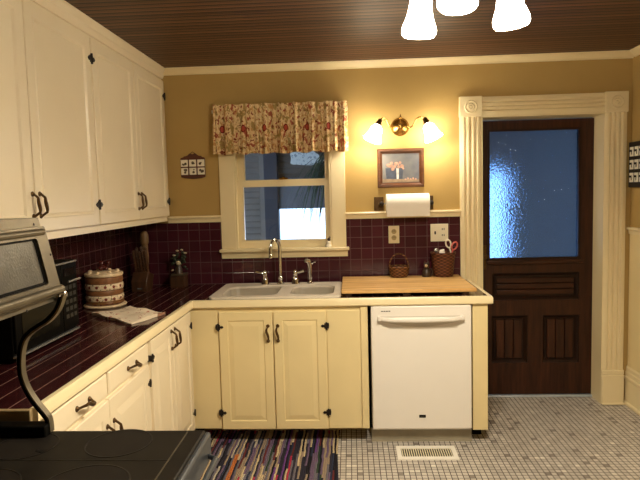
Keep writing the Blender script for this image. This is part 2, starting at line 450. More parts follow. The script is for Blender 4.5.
def raised_panel(T, u0, u1, v0, v1, th=.02, fr=.05, drop=.008, slope=.028, raised=True):
    mb = MB(); L = [rect(u0, u1, v0, v1, 0), rect(u0, u1, v0, v1, th-.003)]
    e = .003; L.append(rect(u0+e, u1-e, v0+e, v1-e, th))
    def ins(d, w): L.append(rect(u0+d, u1-d, v0+d, v1-d, w))
    ins(fr, th)
    if raised:
        ins(fr+.005, th-drop); ins(fr+.009, th-drop); ins(fr+.009+slope, th-.001)
    else:
        ins(fr+.004, th+.003); ins(fr+.012, th+.002); ins(fr+.020, th-drop)
    return mb.loft(L, T=T)

YW = 4.12; XL = -1.60; XR = 1.947; ZC = 2.458; YR = -1.3
# ------------------------------------------------------------------ room shell
tag(MB().box(XL-.15, XR+.15, YR-.15, 4.33, -.08, 0).build('floor', 'floor', smooth=False), kind='structure')
tag(MB().box(XL-.15, XR+.15, YR-.15, 4.30, ZC, ZC+.08).build('ceiling', 'ceiling', smooth=False), kind='structure')
WX0, WX1, WZ0, WZ1 = -.822, -.132, 1.165, 2.06
DX0, DX1, DZ1 = .925, 1.762, 2.05
w = MB()
for a in [(XL-.15, WX0, 0, ZC), (WX0, WX1, 0, WZ0), (WX0, WX1, WZ1, ZC), (WX1, DX0, 0, ZC), (DX0, DX1, DZ1, ZC), (DX1, XR+.15, 0, ZC)]:
    w.box(a[0], a[1], YW, 4.30, a[2], a[3])
tag(w.build('wall_back', 'wall', smooth=False), kind='structure')
tag(MB().box(XL-.15, XL, YR, YW, 0, ZC).build('wall_left', 'wall', smooth=False), kind='structure')
wr = struct('wall_right', (XR, 2, 0))
MB().box(XR, XR+.15, YR, YW, 0, ZC).build('wall_surface', 'wall', wr, smooth=False)
MB().box(XR-.006, XR, YR, YW-.012, .27, 1.225).build('wainscot', 'wainscot', wr, smooth=False)
tag(MB().box(XL-.15, XR+.15, YR-.15, YR, 0, ZC).build('wall_front', 'rear_wall', smooth=False), kind='structure')

# crown on back and right walls
crown = [(0, 0), (.012, 0), (.014, .008), (.030, .028), (.040, .036), (.042, .046), (0, .046)]
tag(MB().prism(crown, lambda d, z: (-1.31, YW-d, ZC-.046+z), lambda d, z: (XR, YW-d, ZC-.046+z)).build('trim_1', 'cream', smooth=False), kind='structure')
tag(MB().prism(crown, lambda d, z: (XR-d, YR, ZC-.046+z), lambda d, z: (XR-d, YW-.043, ZC-.046+z)).build('trim_2', 'cream', smooth=False), kind='structure')
# chair rail over the tile
rail = [(0, 0), (.012, 0), (.014, .018), (.016, .028), (.030, .032), (.032, .040), (.026, .048), (0, .048)]
for i, (a, b) in enumerate(((-1.315, -.926), (-.034, .774))):
    tag(MB().prism(rail, lambda d, z: (a, YW-d, 1.362+z), lambda d, z: (b, YW-d, 1.362+z)).build('trim_%d' % (3+i), 'trim', smooth=False), kind='structure')
tag(MB().prism(rail, lambda d, z: (XR-d*.8, YR, 1.212+z), lambda d, z: (XR-d*.8, YW-.002, 1.212+z)).build('trim_5', 'trim', smooth=False), kind='structure')
base = [(0, 0), (.030, 0), (.030, .016), (.018, .026), (.018, .175), (.024, .185), (.024, .200), (.016, .206), (.016, .232), (.012, .240), (.012, .262), (.004, .28), (0, .28)]
tag(MB().prism(base, lambda d, z: (XR-d, YR, z), lambda d, z: (XR-d, YW-.004, z)).build('baseboard_right', 'trim', smooth=False), kind='structure')

# backsplash tile
tag(MB().box(XL+.011, -.926, YW-.010, YW-.0005, .9, 1.362).box(-.926, -.034, YW-.010, YW-.0005, .9, 1.095).box(-.034, .774, YW-.010, YW-.0005, .9, 1.362).build('tile_backsplash', 'tile_back', smooth=False), kind='structure')
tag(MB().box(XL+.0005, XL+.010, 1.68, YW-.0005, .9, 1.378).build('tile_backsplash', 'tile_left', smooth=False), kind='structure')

# ------------------------------------------------------------------ window
win = struct('window_1', (-.477, YW, 1.165))
wf = MB()
wf.box(-.928, WX0, YW-.022, YW, 1.165, 2.16).box(WX1, -.030, YW-.022, YW, 1.165, 2.16).box(WX0, WX1, YW-.022, YW, WZ1, 2.16)
wf.build('window_casing', 'trim', win, bevel=.003)
MB().box(WX0, WX0+.012, YW-.02, 4.30, 1.165, WZ1).box(WX1-.012, WX1, YW-.02, 4.30, 1.165, WZ1).box(WX0, WX1, YW-.02, 4.30, WZ1-.012, WZ1).box(WX0, WX1, YW-.01, 4.30, 1.13, 1.166).build('window_jamb', 'trim', win, smooth=False)
MB().box(-.940, -.010, YW-.060, YW+.0, 1.143, 1.166).build('window_sill', 'trim', win, bevel=.006)
MB().prism([(0, 0), (.020, 0), (.022, .010), (.030, .036), (.034, .046), (0, .046)], lambda d, z: (-.930, YW-d, 1.097+z), lambda d, z: (-.022, YW-d, 1.097+z)).build('window_apron', 'trim', win, smooth=False)
sx0, sx1 = WX0+.012, WX1-.012
Ty = lambda y: (lambda u, v, ww: (u, y-ww, v))
def sash(name, y, z0, z1, gx0, gx1, gz0, gz1):
    fr = plate([[(sx0, z0), (sx1, z0), (sx1, z1), (sx0, z1)], [(gx0, gz0), (gx1, gz0), (gx1, gz1), (gx0, gz1)]], Ty(y), .034)
    o = fr.build(name, 'trim', win, bevel=.004)
    MB().box(gx0-.004, gx1+.004, y-.018, y-.014, gz0-.004, gz1+.004).build('pane', 'pane', o, smooth=False)
sash('lower_sash', YW+.052, 1.166, 1.656, -.765, -.180, 1.222, 1.607)
sash('upper_sash', YW+.092, 1.612, WZ1-.012, -.757, -.176, 1.656, 2.0)
MB().box(-.50, -.44, YW+.004, YW+.030, 1.656, 1.668).ball((-.47, YW+.012, 1.668), .010).build('sash_lock', 'brass', win, bevel=.002)

# ------------------------------------------------------------------ door and casing
door = struct('door_1', (1.34, 4.267, 0))
dz0, dz1 = .018, 2.036; dxa, dxb = .93, 1.757; DY = 4.267   # room-side face at DY
gx0, gx1, gz0, gz1 = 1.013, 1.652, 1.040, 1.962
panels = [(1.035, 1.662, .728, .930), (1.030, 1.292, .255, .612), (1.402, 1.665, .255, .612)]
loops = [[(dxa, dz0), (dxb, dz0), (dxb, dz1), (dxa, dz1)], [(gx0, gz0), (gx1, gz0), (gx1, gz1), (gx0, gz1)]]+[[(a, c), (b, c), (b, d), (a, d)] for a, b, c, d in panels]
plate(loops, lambda u, v, ww: (u, DY+.042-ww, v), .042).build('door_frame', 'wood_dark_door', door, bevel=.004)
for k, (a, b, c, d) in enumerate(panels):
    p = MB(); Tp = lambda u, v, ww: (u, DY+.034-ww, v)
    L = [rect(a-.003, b+.003, c-.003, d+.003, -.006), rect(a-.003, b+.003, c-.003, d+.003, .026), rect(a+.012, b-.012, c+.012, d-.012, .016), rect(a+.024, b-.024, c+.024, d-.024, .004), rect(a+.03, b-.03, c+.03, d-.03, .004)]
    p.loft(L, T=Tp)
    o = p.build('door_panel', 'wood_panel_dark', door, smooth=False)
    q = MB(); n = 3
    if k == 0:
        for i in range(n):
            h = (d-c-.07)/n; z = c+.035+i*h; q.box(a+.034, b-.034, DY+.012, DY+.030, z+.002, z+h-.004)
    else:
        for i in range(n):
            h = (b-a-.07)/n; x = a+.035+i*h; q.box(x+.002, x+h-.004, DY+.012, DY+.030, c+.034, d-.034)
    q.build('panel_moulding', 'wood_dark_rail' if k == 0 else 'wood_dark_door', o, bevel=.004)
st = plate([[(gx0-.012, gz0-.02), (gx1+.012, gz0-.02), (gx1+.012, gz1+.012), (gx0-.012, gz1+.012)], [(gx0+.004, gz0+.004), (gx1-.004, gz0+.004), (gx1-.004, gz1-.004), (gx0+.004, gz1-.004)]], lambda u, v, ww: (u, DY-ww, v), .010)
st.build('glass_stop', 'wood_panel_dark', door, bevel=.003)
MB().box(gx0-.02, gx1+.03, DY-.022, DY, gz0-.045, gz0-.012).build('glass_ledge', 'wood_dark_rail', door, bevel=.006)
MB().box(gx0-.002, gx1+.002, DY+.016, DY+.022, gz0-.002, gz1+.002).build('frosted_pane', 'frosted', door, smooth=False)
MB().lathe((.972, DY, 1.06), [(.022, 0), (.022, .006), (.008, .010), (.008, .03), (.018, .036), (.022, .046), (.017, .055), (.001, .057)], 18, (0, -1, 0)).build('door_knob', 'bronze', door)
MB().box(.952, .992, DY-.004, DY, .96, 1.14).build('lock_plate', 'bronze', door, bevel=.002)
tag(MB().box(DX0, DX1, 4.245, 4.33, 0.0, .014).build('trim_6', 'threshold', bevel=.004), kind='structure')
cas = struct('trim_7', (1.34, YW, 0))
# door jambs
MB().box(DX0-.001, DX0+.006, YW-.02, 4.30, 0, DZ1).box(DX1-.006, DX1+.001, YW-.02, 4.30, 0, DZ1).box(DX0, DX1, YW-.02, 4.30, DZ1-.006, DZ1+.001).build('jamb', 'cream', cas, smooth=False)
def flutes(wd, n=3, base=.020, amp=.014):
    pts = [(0, 0), (0, base)]
    m = .022; fw = (wd-2*m)/n
    pts.append((m*.6, base+.004))
    for i in range(n):
        x0 = m+i*fw
        for j in range(9):
            t = j/8; pts.append((x0+t*fw*.70+fw*.15, base+.006-amp*math.sin(PI*t)))
    pts += [(wd-m*.6, base+.004), (wd, base), (wd, 0)]
    return pts
for nm, xa, xb in (('pilaster', .775, .922), ('pilaster', 1.762, 1.907)):
    fl = flutes(xb-xa)
    MB().prism(fl, lambda a, d: (xa+a, YW-d, .25), lambda a, d: (xa+a, YW-d, DZ1)).build(nm, 'trim', cas, smooth=False)
    MB().box(xa-.004, xb+.004, YW-.034, YW, 0, .215).box(xa-.004, xb+.004, YW-.030, YW, .215, .25).build('plinth_block', 'trim', cas, bevel=.006)
    cx, cz = (xa+xb)/2, DZ1+.068
    MB().box(xa-.004, xb+.004, YW-.034, YW, DZ1, 2.190).build('corner_block', 'trim', cas, bevel=.003)
    MB().lathe((cx, YW-.034, cz), [(.046, -.004), (.046, .001), (.040, .006), (.034, .001), (.026, .001), (.022, .008), (.014, .009), (.011, .003), (.008, .008), (.001, .009)], 28, (0, -1, 0)).build('rosette', 'trim', cas)
hd = flutes(.125, 3)
MB().prism(hd, lambda a, d: (.926, YW-d, 2.060+a), lambda a, d: (1.758, YW-d, 2.060+a)).box(.926, 1.758, YW-.02, YW, DZ1, 2.062).build('head_casing', 'trim', cas, smooth=False)
# plinth quarter round
tag(MB().box(1.757, XR-.03, YW-.048, YW-.034, 0, .016).build('trim_8', 'trim', bevel=.005), kind='structure')

# ------------------------------------------------------------------ exterior porch
tag(MB().box(-4, 5, 4.33, 9, -.20, -.10).build('porch_floor', 'porch_floor', smooth=False), kind='structure')
tag(MB().box(-2.6, 3.2, 4.31, 6.0, 2.55, 2.63).build('porch_ceiling', 'porch_ceiling', smooth=False), kind='structure')
def siding(x0, x1, z0, z1, y):
    s = MB(); z = z0; p = .062
    while z < z1-.002:
        t = min(z+p, z1)
        pr = [(0, z), (.012, z), (.012, z+.014), (.042, z+.016), (.016, t), (0, t)] if t-z > .03 else [(0, z), (.012, z), (.012, t), (0, t)]
        s.loft([[(x0, y-d, q) for d, q in pr], [(x1, y-d, q) for d, q in pr]]); z = t
    return s
sd = siding(-2.6, -.88, -.1, 2.55, 6.0)
sd.add(siding(-.74, .62, 1.44, 2.55, 6.0).v, siding(-.74, .62, 1.44, 2.55, 6.0).f)
for a in ((.62, 1.34, -.1, 2.55), (1.34, 1.56, 1.72, 2.55), (1.56, 3.2, -.1, 2.55)):
    q = siding(*a, 6.0); sd.add(q.v, q.f)
tag(sd.build('wall_porch', 'siding', smooth=False), kind='structure')
tag(MB().box(3.2, 3.3, 4.31, 6.02, -.1, 2.55).build('wall_light_blocker', 'siding', smooth=False), kind='structure')  # unseen end wall, added to keep sky light off the porch behind the door
tag(MB().box(-.74, .62, 5.93, 6.02, 1.40, 1.72).build('trim_9', 'siding_trim', smooth=False), kind='structure')
tag(MB().box(-.875, -.735, 5.90, 6.03, -.1, 2.55).build('porch_post', 'post_dark', bevel=.004),
    'dark square porch post seen through left of the window', 'post')
tag(MB().box(-.925, -.880, 5.94, 5.99, -.1, 2.55).build('trim_10', 'siding', smooth=False), kind='structure')
# hanging plant beyond the glass
hp = thing('hanging_plant', (-.08, 5.05, 1.62), 'hanging plant with long drooping green fronds outside the right of the window', 'plant')
MB().lathe((-.08, 5.05, 1.60), [(.06, 0), (.09, .03), (.11, .12), (.115, .13), (.105, .13), (.095, .10)], 20).build('pot', 'post_dark', hp)
MB().tube([(-.08, 5.05, 1.70), (-.08, 5.05, 2.55)], .004, 6).build('hanger', 'black_iron', hp)
fo = MB(); rnd = random.Random(5)
for i in range(150):
    a = rnd.uniform(0, 2*PI); reach = rnd.uniform(.16, .50); rise = rnd.uniform(.05, .24); drop = rnd.uniform(.12, .52)
    base_p = Vector((-.08+.05*math.cos(a), 5.05+.05*math.sin(a), 1.72)); d = Vector((math.cos(a), math.sin(a), 0)); sN = Vector((-math.sin(a), math.cos(a), 0))
    row = []
    for k in range(8):
        t = k/7; p = base_p+d*reach*t+Vector((0, 0, rise*4*t*(1-t)*.9-drop*t*t)); wd = .008*(math.sin(PI*min(1, t*.9+.1)))+.0012
        row.append((p-sN*wd, p+sN*wd, p+Vector((0, 0, .0015))))
    fo.loft([list(r) for r in row])
fo.build('foliage', 'plant', hp)
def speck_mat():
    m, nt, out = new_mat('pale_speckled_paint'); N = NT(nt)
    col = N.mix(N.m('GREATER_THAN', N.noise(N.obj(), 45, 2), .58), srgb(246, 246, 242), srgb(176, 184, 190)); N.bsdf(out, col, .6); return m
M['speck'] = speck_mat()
ps = thing('speckled_board', (-.41, 5.86, 1.91), 'pale speckled rounded board hanging on the porch beyond the upper pane', 'plaque')  # board built for an unidentified pale shape in the upper pane
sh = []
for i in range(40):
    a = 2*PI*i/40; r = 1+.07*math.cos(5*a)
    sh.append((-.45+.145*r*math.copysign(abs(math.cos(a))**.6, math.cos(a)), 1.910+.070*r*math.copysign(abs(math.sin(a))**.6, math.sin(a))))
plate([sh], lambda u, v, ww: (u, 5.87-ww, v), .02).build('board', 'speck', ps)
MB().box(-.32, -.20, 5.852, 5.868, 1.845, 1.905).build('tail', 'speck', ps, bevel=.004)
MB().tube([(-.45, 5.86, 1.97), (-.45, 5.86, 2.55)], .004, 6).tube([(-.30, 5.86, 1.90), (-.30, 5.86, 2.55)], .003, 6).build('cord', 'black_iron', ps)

BULB_C = 42; BULB_S = 4.5
def bulb(p, parent, ax, watts):
    MB().lathe(p, [(.010, -.075), (.012, -.058), (.020, -.040), (.023, -.028), (.020, -.016), (.010, -.008), (.001, -.006)], 14, ax).build('bulb', 'bulb_glass', parent)
    L = bpy.data.lights.new('bulb_light', 'POINT'); L.energy = watts; L.color = LAMP[:3]; L.shadow_soft_size = .018
    o = bpy.data.objects.new('bulb_light', L); COL.objects.link(o); o.location = p+ax*.013-wloc(parent); o.parent = parent
# ------------------------------------------------------------------ hardware helpers
def hinge(T, u, v, parent, s=1.0, side=1, both=False):
    """butterfly hinge; the door lies on the given side of u, the frame leaf on the other"""
    m = MB()
    for sg in (-1, 1):
        lo = .0195 if (sg == side or both) else 0
        if sg == side or both:
            P = [(.003, -.017), (.013, -.017), (.013, -.007), (.022, -.007), (.024, -.011), (.036, 0), (.024, .011), (.022, .007), (.013, .007), (.013, .017), (.003, .017)]
        else:
            P = [(.003, -.017), (.015, -.017), (.018, 0), (.015, .017), (.003, .017)]
        m.loft([[(u+sg*a*s, v+b*s, w0) for a, b in P] for w0 in (lo, .0245)], T=T)
    m.tube([T(u, v-.024*s, .024), T(u, v+.024*s, .024)], .0056*s, 8)
    return m.build('hinge', 'black_iron', parent)
def pull(T, u, v, parent, L=.09, vertical=True, mat='bronze', out=.028):
    """bow pull: two footed posts and a bar that swells and twists in the middle"""
    m = MB(); pts = []; rs = []
    for i in range(13):
        t = i/12; a = (t-.5)*L; o = .006+out*min(1, math.sin(PI*t)*1.9)*.9
        sway = .0055*math.sin(2*PI*t)
        pts.append(T(u+sway, v+a, o) if vertical else T(u+a, v+sway*1.6, o)); rs.append(.0048+.0030*math.sin(PI*t)**2)
    m.tube(pts, rs, 8)
    nrm = Vector(T(0, 0, 1))-Vector(T(0, 0, 0))
    for sg in (-1, 1):
        c = T(u, v+sg*L/2, 0) if vertical else T(u+sg*L/2, v, 0)
        m.lathe(c, [(.011, 0), (.011, .003), (.007, .006), (.005, .010), (.001, .011)], 12, nrm)
    return m.build('handle', mat, parent)
TF = lambda y: (lambda u, v, ww: (u, y-ww, v))           # faces the camera
TL = lambda x: (lambda u, v, ww: (x+ww, u, v))           # left run, faces +X (u = world Y)

# ------------------------------------------------------------------ base cabinets, left run
XF = -1.005     # face-frame plane of left run
ca = thing('base_cabinet', (-1.3, 2.21, 0), 'off-white base cabinet with two drawers over two doors, beside the stove', 'cabinet')
MB().box(XL+.004, XF, 1.70, 2.692, .10, .862).box(XL+.004, XF-.06, 1.70, 2.692, 0, .10).build('body', 'cabinet_white', ca, smooth=False)
for (a, b) in ((1.745, 2.208), (2.224, 2.680)):
    dr = MB().loft([rect(a, b, .762, .852, 0), rect(a, b, .762, .852, .014), rect(a+.005, b-.005, .767, .847, .019)], T=TL(XF)).build('drawer', 'cabinet_white', ca, smooth=False)
    pull(TL(XF+.019), (a+b)/2+.02, .806, dr, .098, False)
for (a, b, hs) in ((1.745, 2.213, 1), (2.219, 2.680, -1)):
    dd = raised_panel(TL(XF), a, b, .112, .742, .020, .062, .006, .036).build('door', 'cabinet_white', ca, smooth=False)
    pull(TL(XF+.02), b-.030 if hs == 1 else a+.030, .600, dd, .085)
    for z in (.20, .655): hinge(TL(XF), b-.002 if hs == -1 else a+.002, z, dd, .8, hs)
cb = thing('base_cabinet', (-1.3, 3.08, 0), 'off-white base cabinet with two tall narrow doors beside the inside corner', 'cabinet')
MB().box(XL+.004, XF, 2.694, 3.452, .10, .862).box(XL+.004, XF-.06, 2.694, 3.452, 0, .10).build('body', 'cabinet_white', cb, smooth=False)
for (a, b, hs) in ((2.722, 3.062, -1), (3.068, 3.420, 1)):
    dd = raised_panel(TL(XF), a, b, .112, .852, .020, .055, .006, .034).build('door', 'cabinet_white', cb, smooth=False)
    pull(TL(XF+.02), b-.028 if hs == -1 else a+.028, .775, dd, .095)
    for z in (.22, .765): hinge(TL(XF), a+.002 if hs == -1 else b-.002, z, dd, .85, -hs)

# ------------------------------------------------------------------ sink cabinet, end panel, dishwasher
YF = 3.460
sc_ = thing('sink_cabinet', (-.45, 3.75, 0), 'butter-yellow sink cabinet with a pair of raised-panel doors under the window', 'cabinet')
MB().box(-.998, .092, YF, YF+.02, .10, .862).box(-.998, -.98, YF+.02, 4.105, .10, .862).box(.075, .092, YF+.02, 4.105, .10, .862).box(-.998, .092, YF+.215, YF+.23, 0, .10).box(-.98, .075, YF+.02, 4.105, .10, .118).build('body', 'cabinet_cream', sc_, smooth=False)
for (a, b, hs) in ((-.818, -.487, -1), (-.481, -.162, 1)):
    dd = raised_panel(TF(YF), a, b, .102, .838, .020, .052, .006, .026).build('door', 'cabinet_cream', sc_, smooth=False)
    pull(TF(YF+0-.02), b-.028 if hs == -1 else a+.026, .705, dd, .092)
    for z in (.208, .747): hinge(TF(YF), a-.004 if hs == -1 else b+.004, z, dd, .95, -hs)
MB().box(-.155, .045, YF-.008, YF, .102, .838).build('blank_panel', 'cabinet_cream', sc_, bevel=.002)
MB().box(.050, .092, YF-.012, YF, .102, .862).build('stile', 'cabinet_cream', sc_, bevel=.002)
MB().box(-.998, -.824, YF-.006, YF, .102, .852).build('corner_filler', 'cabinet_cream', sc_, bevel=.002)

ep = thing('end_panel', (.77, 3.75, 0), 'butter-yellow cabinet end panel right of the dishwasher', 'panel')
MB().box(.722, .812, YF-.004, YF+.016, .085, .862).build('stile', 'cabinet_cream', ep, bevel=.003)
MB().box(.792, .812, YF+.016, 4.08, .085, .862).build('side', 'cabinet_cream', ep, smooth=False)
MB().box(.730, .800, YF+.13, 4.05, 0, .085).build('toe_board', 'black_plastic', ep, smooth=False)

dw = thing('dishwasher', (.412, 3.75, 0), 'white built-in dishwasher with curved bar handle', 'dishwasher')
MB().box(.112, .712, YF+.02, 4.06, .08, .855).build('tub', 'white_appliance', dw, smooth=False)
dd = MB().box(.112, .712, YF-.022, YF+.02, .098, .862).build('door', 'white_appliance', dw, bevel=.008, seg=3)
h = []; n = 16
for i in range(n+1):
    t = i/n; x = .155+.513*t; bow = math.sin(PI*t); o = .012+.036*min(1, bow*3)
    zc = .790-.004*bow; hh = .013+.005*bow
    y = YF-.022-o
    h.append([(x, y-.010, zc+hh*.5), (x, y, zc+hh), (x, y+.012, zc+hh*.7), (x, y+.012, zc-hh*.7), (x, y, zc-hh), (x, y-.010, zc-hh*.5)])
hm = MB().loft(h)
for x in (.162, .655): hm.box(x-.010, x+.010, YF-.055, YF-.021, .778, .804)
hm.build('handle', 'white_appliance', dd, bevel=.003)
sv = []
for i in range(17):
    t = i/16; x = .16+.50*t; sv.append((x, .772-.038*math.sin(PI*t)))
rec = [(x, z) for x, z in sv]+[(.66, .800), (.16, .800)]
plate([rec], lambda u, v, ww: (u, YF-.022-ww, v), .002).build('handle_shadow', paint('soft_grey_shadow', srgb(205, 198, 188), .35, .02, 10, 0), dd, smooth=False)  # flat grey plate: shadow under the handle put into its colour
for i in range(4):
    MB().box(.174+i*.0145, .185+i*.0145, YF-.0235, YF-.0215, .829, .834).build('vent_mark', 'dark_slot', dd, smooth=False)
MB().box(.394, .434, YF-.0245, YF-.0215, .172, .190).build('badge', 'black_plastic', dd, bevel=.004)
MB().box(.402, .426, YF-.0255, YF-.024, .178, .185).build('badge_mark', 'key_grey', dd, smooth=False)
MB().box(.105, .720, YF+.035, YF+.050, .0, .085).box(.105, .720, YF+.026, YF+.036, 0, .012).build('kick_plate', 'kick', dw, smooth=False)

# ------------------------------------------------------------------ worktop
wt = thing('worktop', (-.9, 3.9, .86), 'L-shaped maroon tiled worktop with cream wooden nosing', 'worktop')
SX0, SX1, SY0, SY1 = -.855, -.082, 3.492, 4.005     # sink cut-out
top = MB()
for a in ((XL+.011, -.995, 1.672, YW-.011), (-.995, SX0, 3.457, YW-.011), (SX0, SX1, 3.457, SY0), (SX0, SX1, SY1, YW-.011), (SX1, .812, 3.457, YW-.011)):
    top.box(a[0], a[1], a[2], a[3], .864, .913)
top.build('tile_top', 'tile_top', wt, smooth=False)
ns = MB(); e = .009
nose = [(0, .866), (.020, .866), (.026, .872), (.026, .906), (.021, .914), (.006, .915), (0, .913)]
ns.prism(nose, lambda d, z: (-.995+d, 1.672, z), lambda d, z: (-.995+d, 3.457-d, z))
ns.prism(nose, lambda d, z: (-.995+d, 3.457-d, z), lambda d, z: (.812+d, 3.457-d, z))
ns.prism(nose, lambda d, z: (.812+d, 3.457-d, z), lambda d, z: (.812+d, YW-.03, z))
ns.build('nosing', 'trim', wt)
MB().box(XL+.011, -.984, 1.655, 1.6715, .866, .914).build('end_board', paint('olive_end_board', srgb(150, 128, 92), .5, .15, 15, .1), wt, bevel=.003)

# ------------------------------------------------------------------ sink
sk = thing('sink', (-.47, 3.75, .914), 'white double-bowl drop-in kitchen sink under the window', 'sink')
RX0, RX1, RY0, RY1 = -.884, -.066, 3.464, 4.022
bowls = [(-.822, -.468, 3.515, 3.872), (-.388, -.112, 3.515, 3.872)]
rim = plate([rrect(RX0, RX1, RY0, RY1, .035)]+[rrect(*b, .07) for b in bowls], lambda u, v, ww: (u, v, .9142+ww), .013)
rim.build('rim', 'sink', sk, bevel=.004, seg=3)
for b in bowls:
    m = MB(); L = []
    for (ins, z) in ((-.004, .924), (.0, .905), (.012, .80), (.024, .745), (.05, .728), (.10, .722)):
        q = rrect(b[0]+ins, b[1]-ins, b[2]+ins, b[3]-ins, .07); L.append([(x, y, z) for x, y in q])
    for (ins, z) in ((.10, .716), (.045, .720), (.012, .745), (.002, .80), (-.008, .905)):
        q = rrect(b[0]+ins, b[1]-ins, b[2]+ins, b[3]-ins, .07); L.append([(x, y, z) for x, y in q])
    fm = MB(); n = len(L[0])
    fm.loft(L[:6], cap0=False, cap1=True); 
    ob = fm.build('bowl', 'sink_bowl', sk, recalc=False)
    sol = ob.modifiers.new('wall', 'SOLIDIFY'); sol.thickness = .006; sol.offset = -1
    cx, cy = (b[0]+b[1])/2, (b[2]+b[3])/2
    MB().lathe((cx, cy, .7225), [(.042, 0), (.042, .003), (.034, .003), (.030, .001), (.001, .001)], 20).build('drain', 'chrome', sk)

# ------------------------------------------------------------------ faucet + sprayer
fa = thing('faucet', (-.495, 3.955, .927), 'chrome gooseneck faucet with two lever handles', 'faucet')
bx, by = -.492, 3.955
MB().lathe((bx, by, .927), [(.026, 0), (.026, .006), (.019, .012), (.016, .03), (.019, .044), (.014, .054), (.012, .07), (.001, .071)], 20).build('spout_base', 'chrome', fa)
pts = [(bx, by, .99), (bx, by, 1.18)]
for i in range(1, 13):
    a = PI*i/12; r = .048
    pts.append((bx-r*.55*(1-math.cos(a)), by-r*.85*(1-math.cos(a)), 1.18+.060*math.sin(a)))
ex = pts[-1]; pts.append((ex[0], ex[1], ex[2]-.035))
MB().tube(pts, .0125, 12).build('gooseneck', 'chrome', fa)
MB().lathe((ex[0], ex[1], ex[2]-.062), [(.010, 0), (.014, .004), (.014, .022), (.011, .030)], 16).build('spout_tip', 'chrome', fa)
for (hx, sg) in ((-.600, -1), (-.388, 1)):
    m = MB().lathe((hx, by, .927), [(.028, 0), (.028, .006), (.025, .014), (.026, .030), (.019, .048), (.013, .058), (.017, .066), (.017, .082), (.010, .094), (.001, .098)], 18)
    m.tube([(hx, by, 1.002), (hx+sg*.022, by-.006, 1.008), (hx+sg*.042, by-.014, 1.014), (hx+sg*.062, by-.02, 1.022)], [.009, .007, .008, .010], 10)
    m.build('lever_handle', 'chrome', fa)
sp = thing('side_sprayer', (-.285, 3.955, .927), 'chrome side sprayer on the sink right of the faucet', 'sprayer')
MB().lathe((-.285, 3.955, .927), [(.022, 0), (.022, .006), (.016, .014), (.013, .035), (.016, .044), (.001, .045)], 18).build('holder', 'chrome', sp)
MB().tube([(-.285, 3.955, .965), (-.285, 3.953, 1.03), (-.287, 3.950, 1.06), (-.295, 3.94, 1.085), (-.312, 3.925, 1.092)], [.012, .014, .018, .017, .014], 12).tube([(-.282, 3.955, 1.05), (-.262, 3.96, 1.075), (-.245, 3.962, 1.078)], [.006, .005, .007], 8).build('spray_head', 'chrome', sp)

# ------------------------------------------------------------------ cutting board and what stands on it
bd = thing('cutting_board', (.36, 3.77, .914), 'long honey-coloured slatted wooden board over the dishwasher counter', 'board')
nsl = 7; y0, y1 = 3.478, 4.065
for i in range(nsl):
    a = y0+(y1-y0)*i/nsl; b = y0+(y1-y0)*(i+1)/nsl
    s = i/(nsl-1)*.0
    MB().box(-.062, .752, a+.0016, b-.0016, .934, .956).build('slat', 'wood_oak', bd, bevel=.0025)
for x in (-.02, .335, .69):
    MB().box(x-.02, x+.02, 3.50, 4.04, .9145, .934).build('foot', 'walnut', bd, smooth=False)
BZ = .9563
bk = thing('handled_basket', (.332, 4.005, BZ), 'small brown wicker basket with a tall hoop handle', 'basket')
MB().lathe((.332, 4.005, BZ), [(.052, 0), (.060, .006), (.068, .035), (.070, .066), (.074, .072), (.070, .078), (.064, .074), (.060, .03), (.052, .010), (.001, .009)], 26).build('bowl', 'wicker', bk)
MB().tube([(.332+.066*math.cos(PI*i/14), 4.005, BZ+.070+.092*math.sin(PI*i/14)) for i in range(15)], .0052, 8).build('handle', 'wicker', bk)
fg = thing('figurine', (.520, 3.99, BZ), 'small dark cat-shaped figurine with pale face between the two baskets', 'figurine')
b_ = MB().lathe((.520, 3.99, BZ), [(.030, 0), (.032, .008), (.033, .028), (.024, .052), (.013, .066), (.001, .07)], 16)
b_.tube([(.538, 3.985, BZ+.01), (.556, 3.978, BZ+.012), (.560, 3.975, BZ+.035), (.548, 3.975, BZ+.058)], [.007, .007, .006, .004], 8)
b_.build('body', 'plaster_black', fg)
hd_ = MB().ball((.520, 3.985, BZ+.078), .020)
for sg in (-1, 1): hd_.lathe((.520+sg*.012, 3.987, BZ+.090), [(.009, 0), (.005, .012), (.0005, .020)], 8)
hd_.build('head', 'plaster_black', fg)
MB().ball((.515, 3.967, BZ+.078), .011, sc=(1, .5, 1)).build('face', 'off_grey', fg)
bb = thing('basket', (.636, 4.005, BZ), 'tapered red-brown wicker basket holding pink scissors', 'basket')
MB().lathe((.636, 4.005, BZ), [(.064, 0), (.068, .006), (.075, .08), (.083, .152), (.088, .158), (.088, .168), (.081, .168), (.076, .15), (.062, .012), (.001, .012)], 28).build('bowl', 'wicker_dark', bb)
ss = thing('scissors', (.690, 4.00, BZ+.10), 'scissors with pink and white handles standing in the tapered basket', 'scissors')
for k, (cx, cz, tl, mt) in enumerate(((.672, BZ+.225, .25, 'white_ceramic'), (.712, BZ+.210, -.45, 'pink_handle'))):
    m = MB(); pts = []
    for i in range(17):
        a = 2*PI*i/16; u = .017*math.cos(a); v = .028*math.sin(a)
        pts.append((cx+u*math.cos(tl)-v*math.sin(tl), 3.995-k*.006, cz+u*math.sin(tl)+v*math.cos(tl)))
    m.tube(pts, .0055, 8, cap=False)
    m.tube([(cx+.028*math.sin(tl), 3.995-k*.006, cz-.028*math.cos(tl)), (.694, 3.998-k*.004, BZ+.15), (.688+.01*k, 4.0-k*.004, BZ+.10)], [.006, .006, .005], 8)
    o = m.build('handle', mt, ss); o['label'] = ('white' if k == 0 else 'pink')+' looped handle'
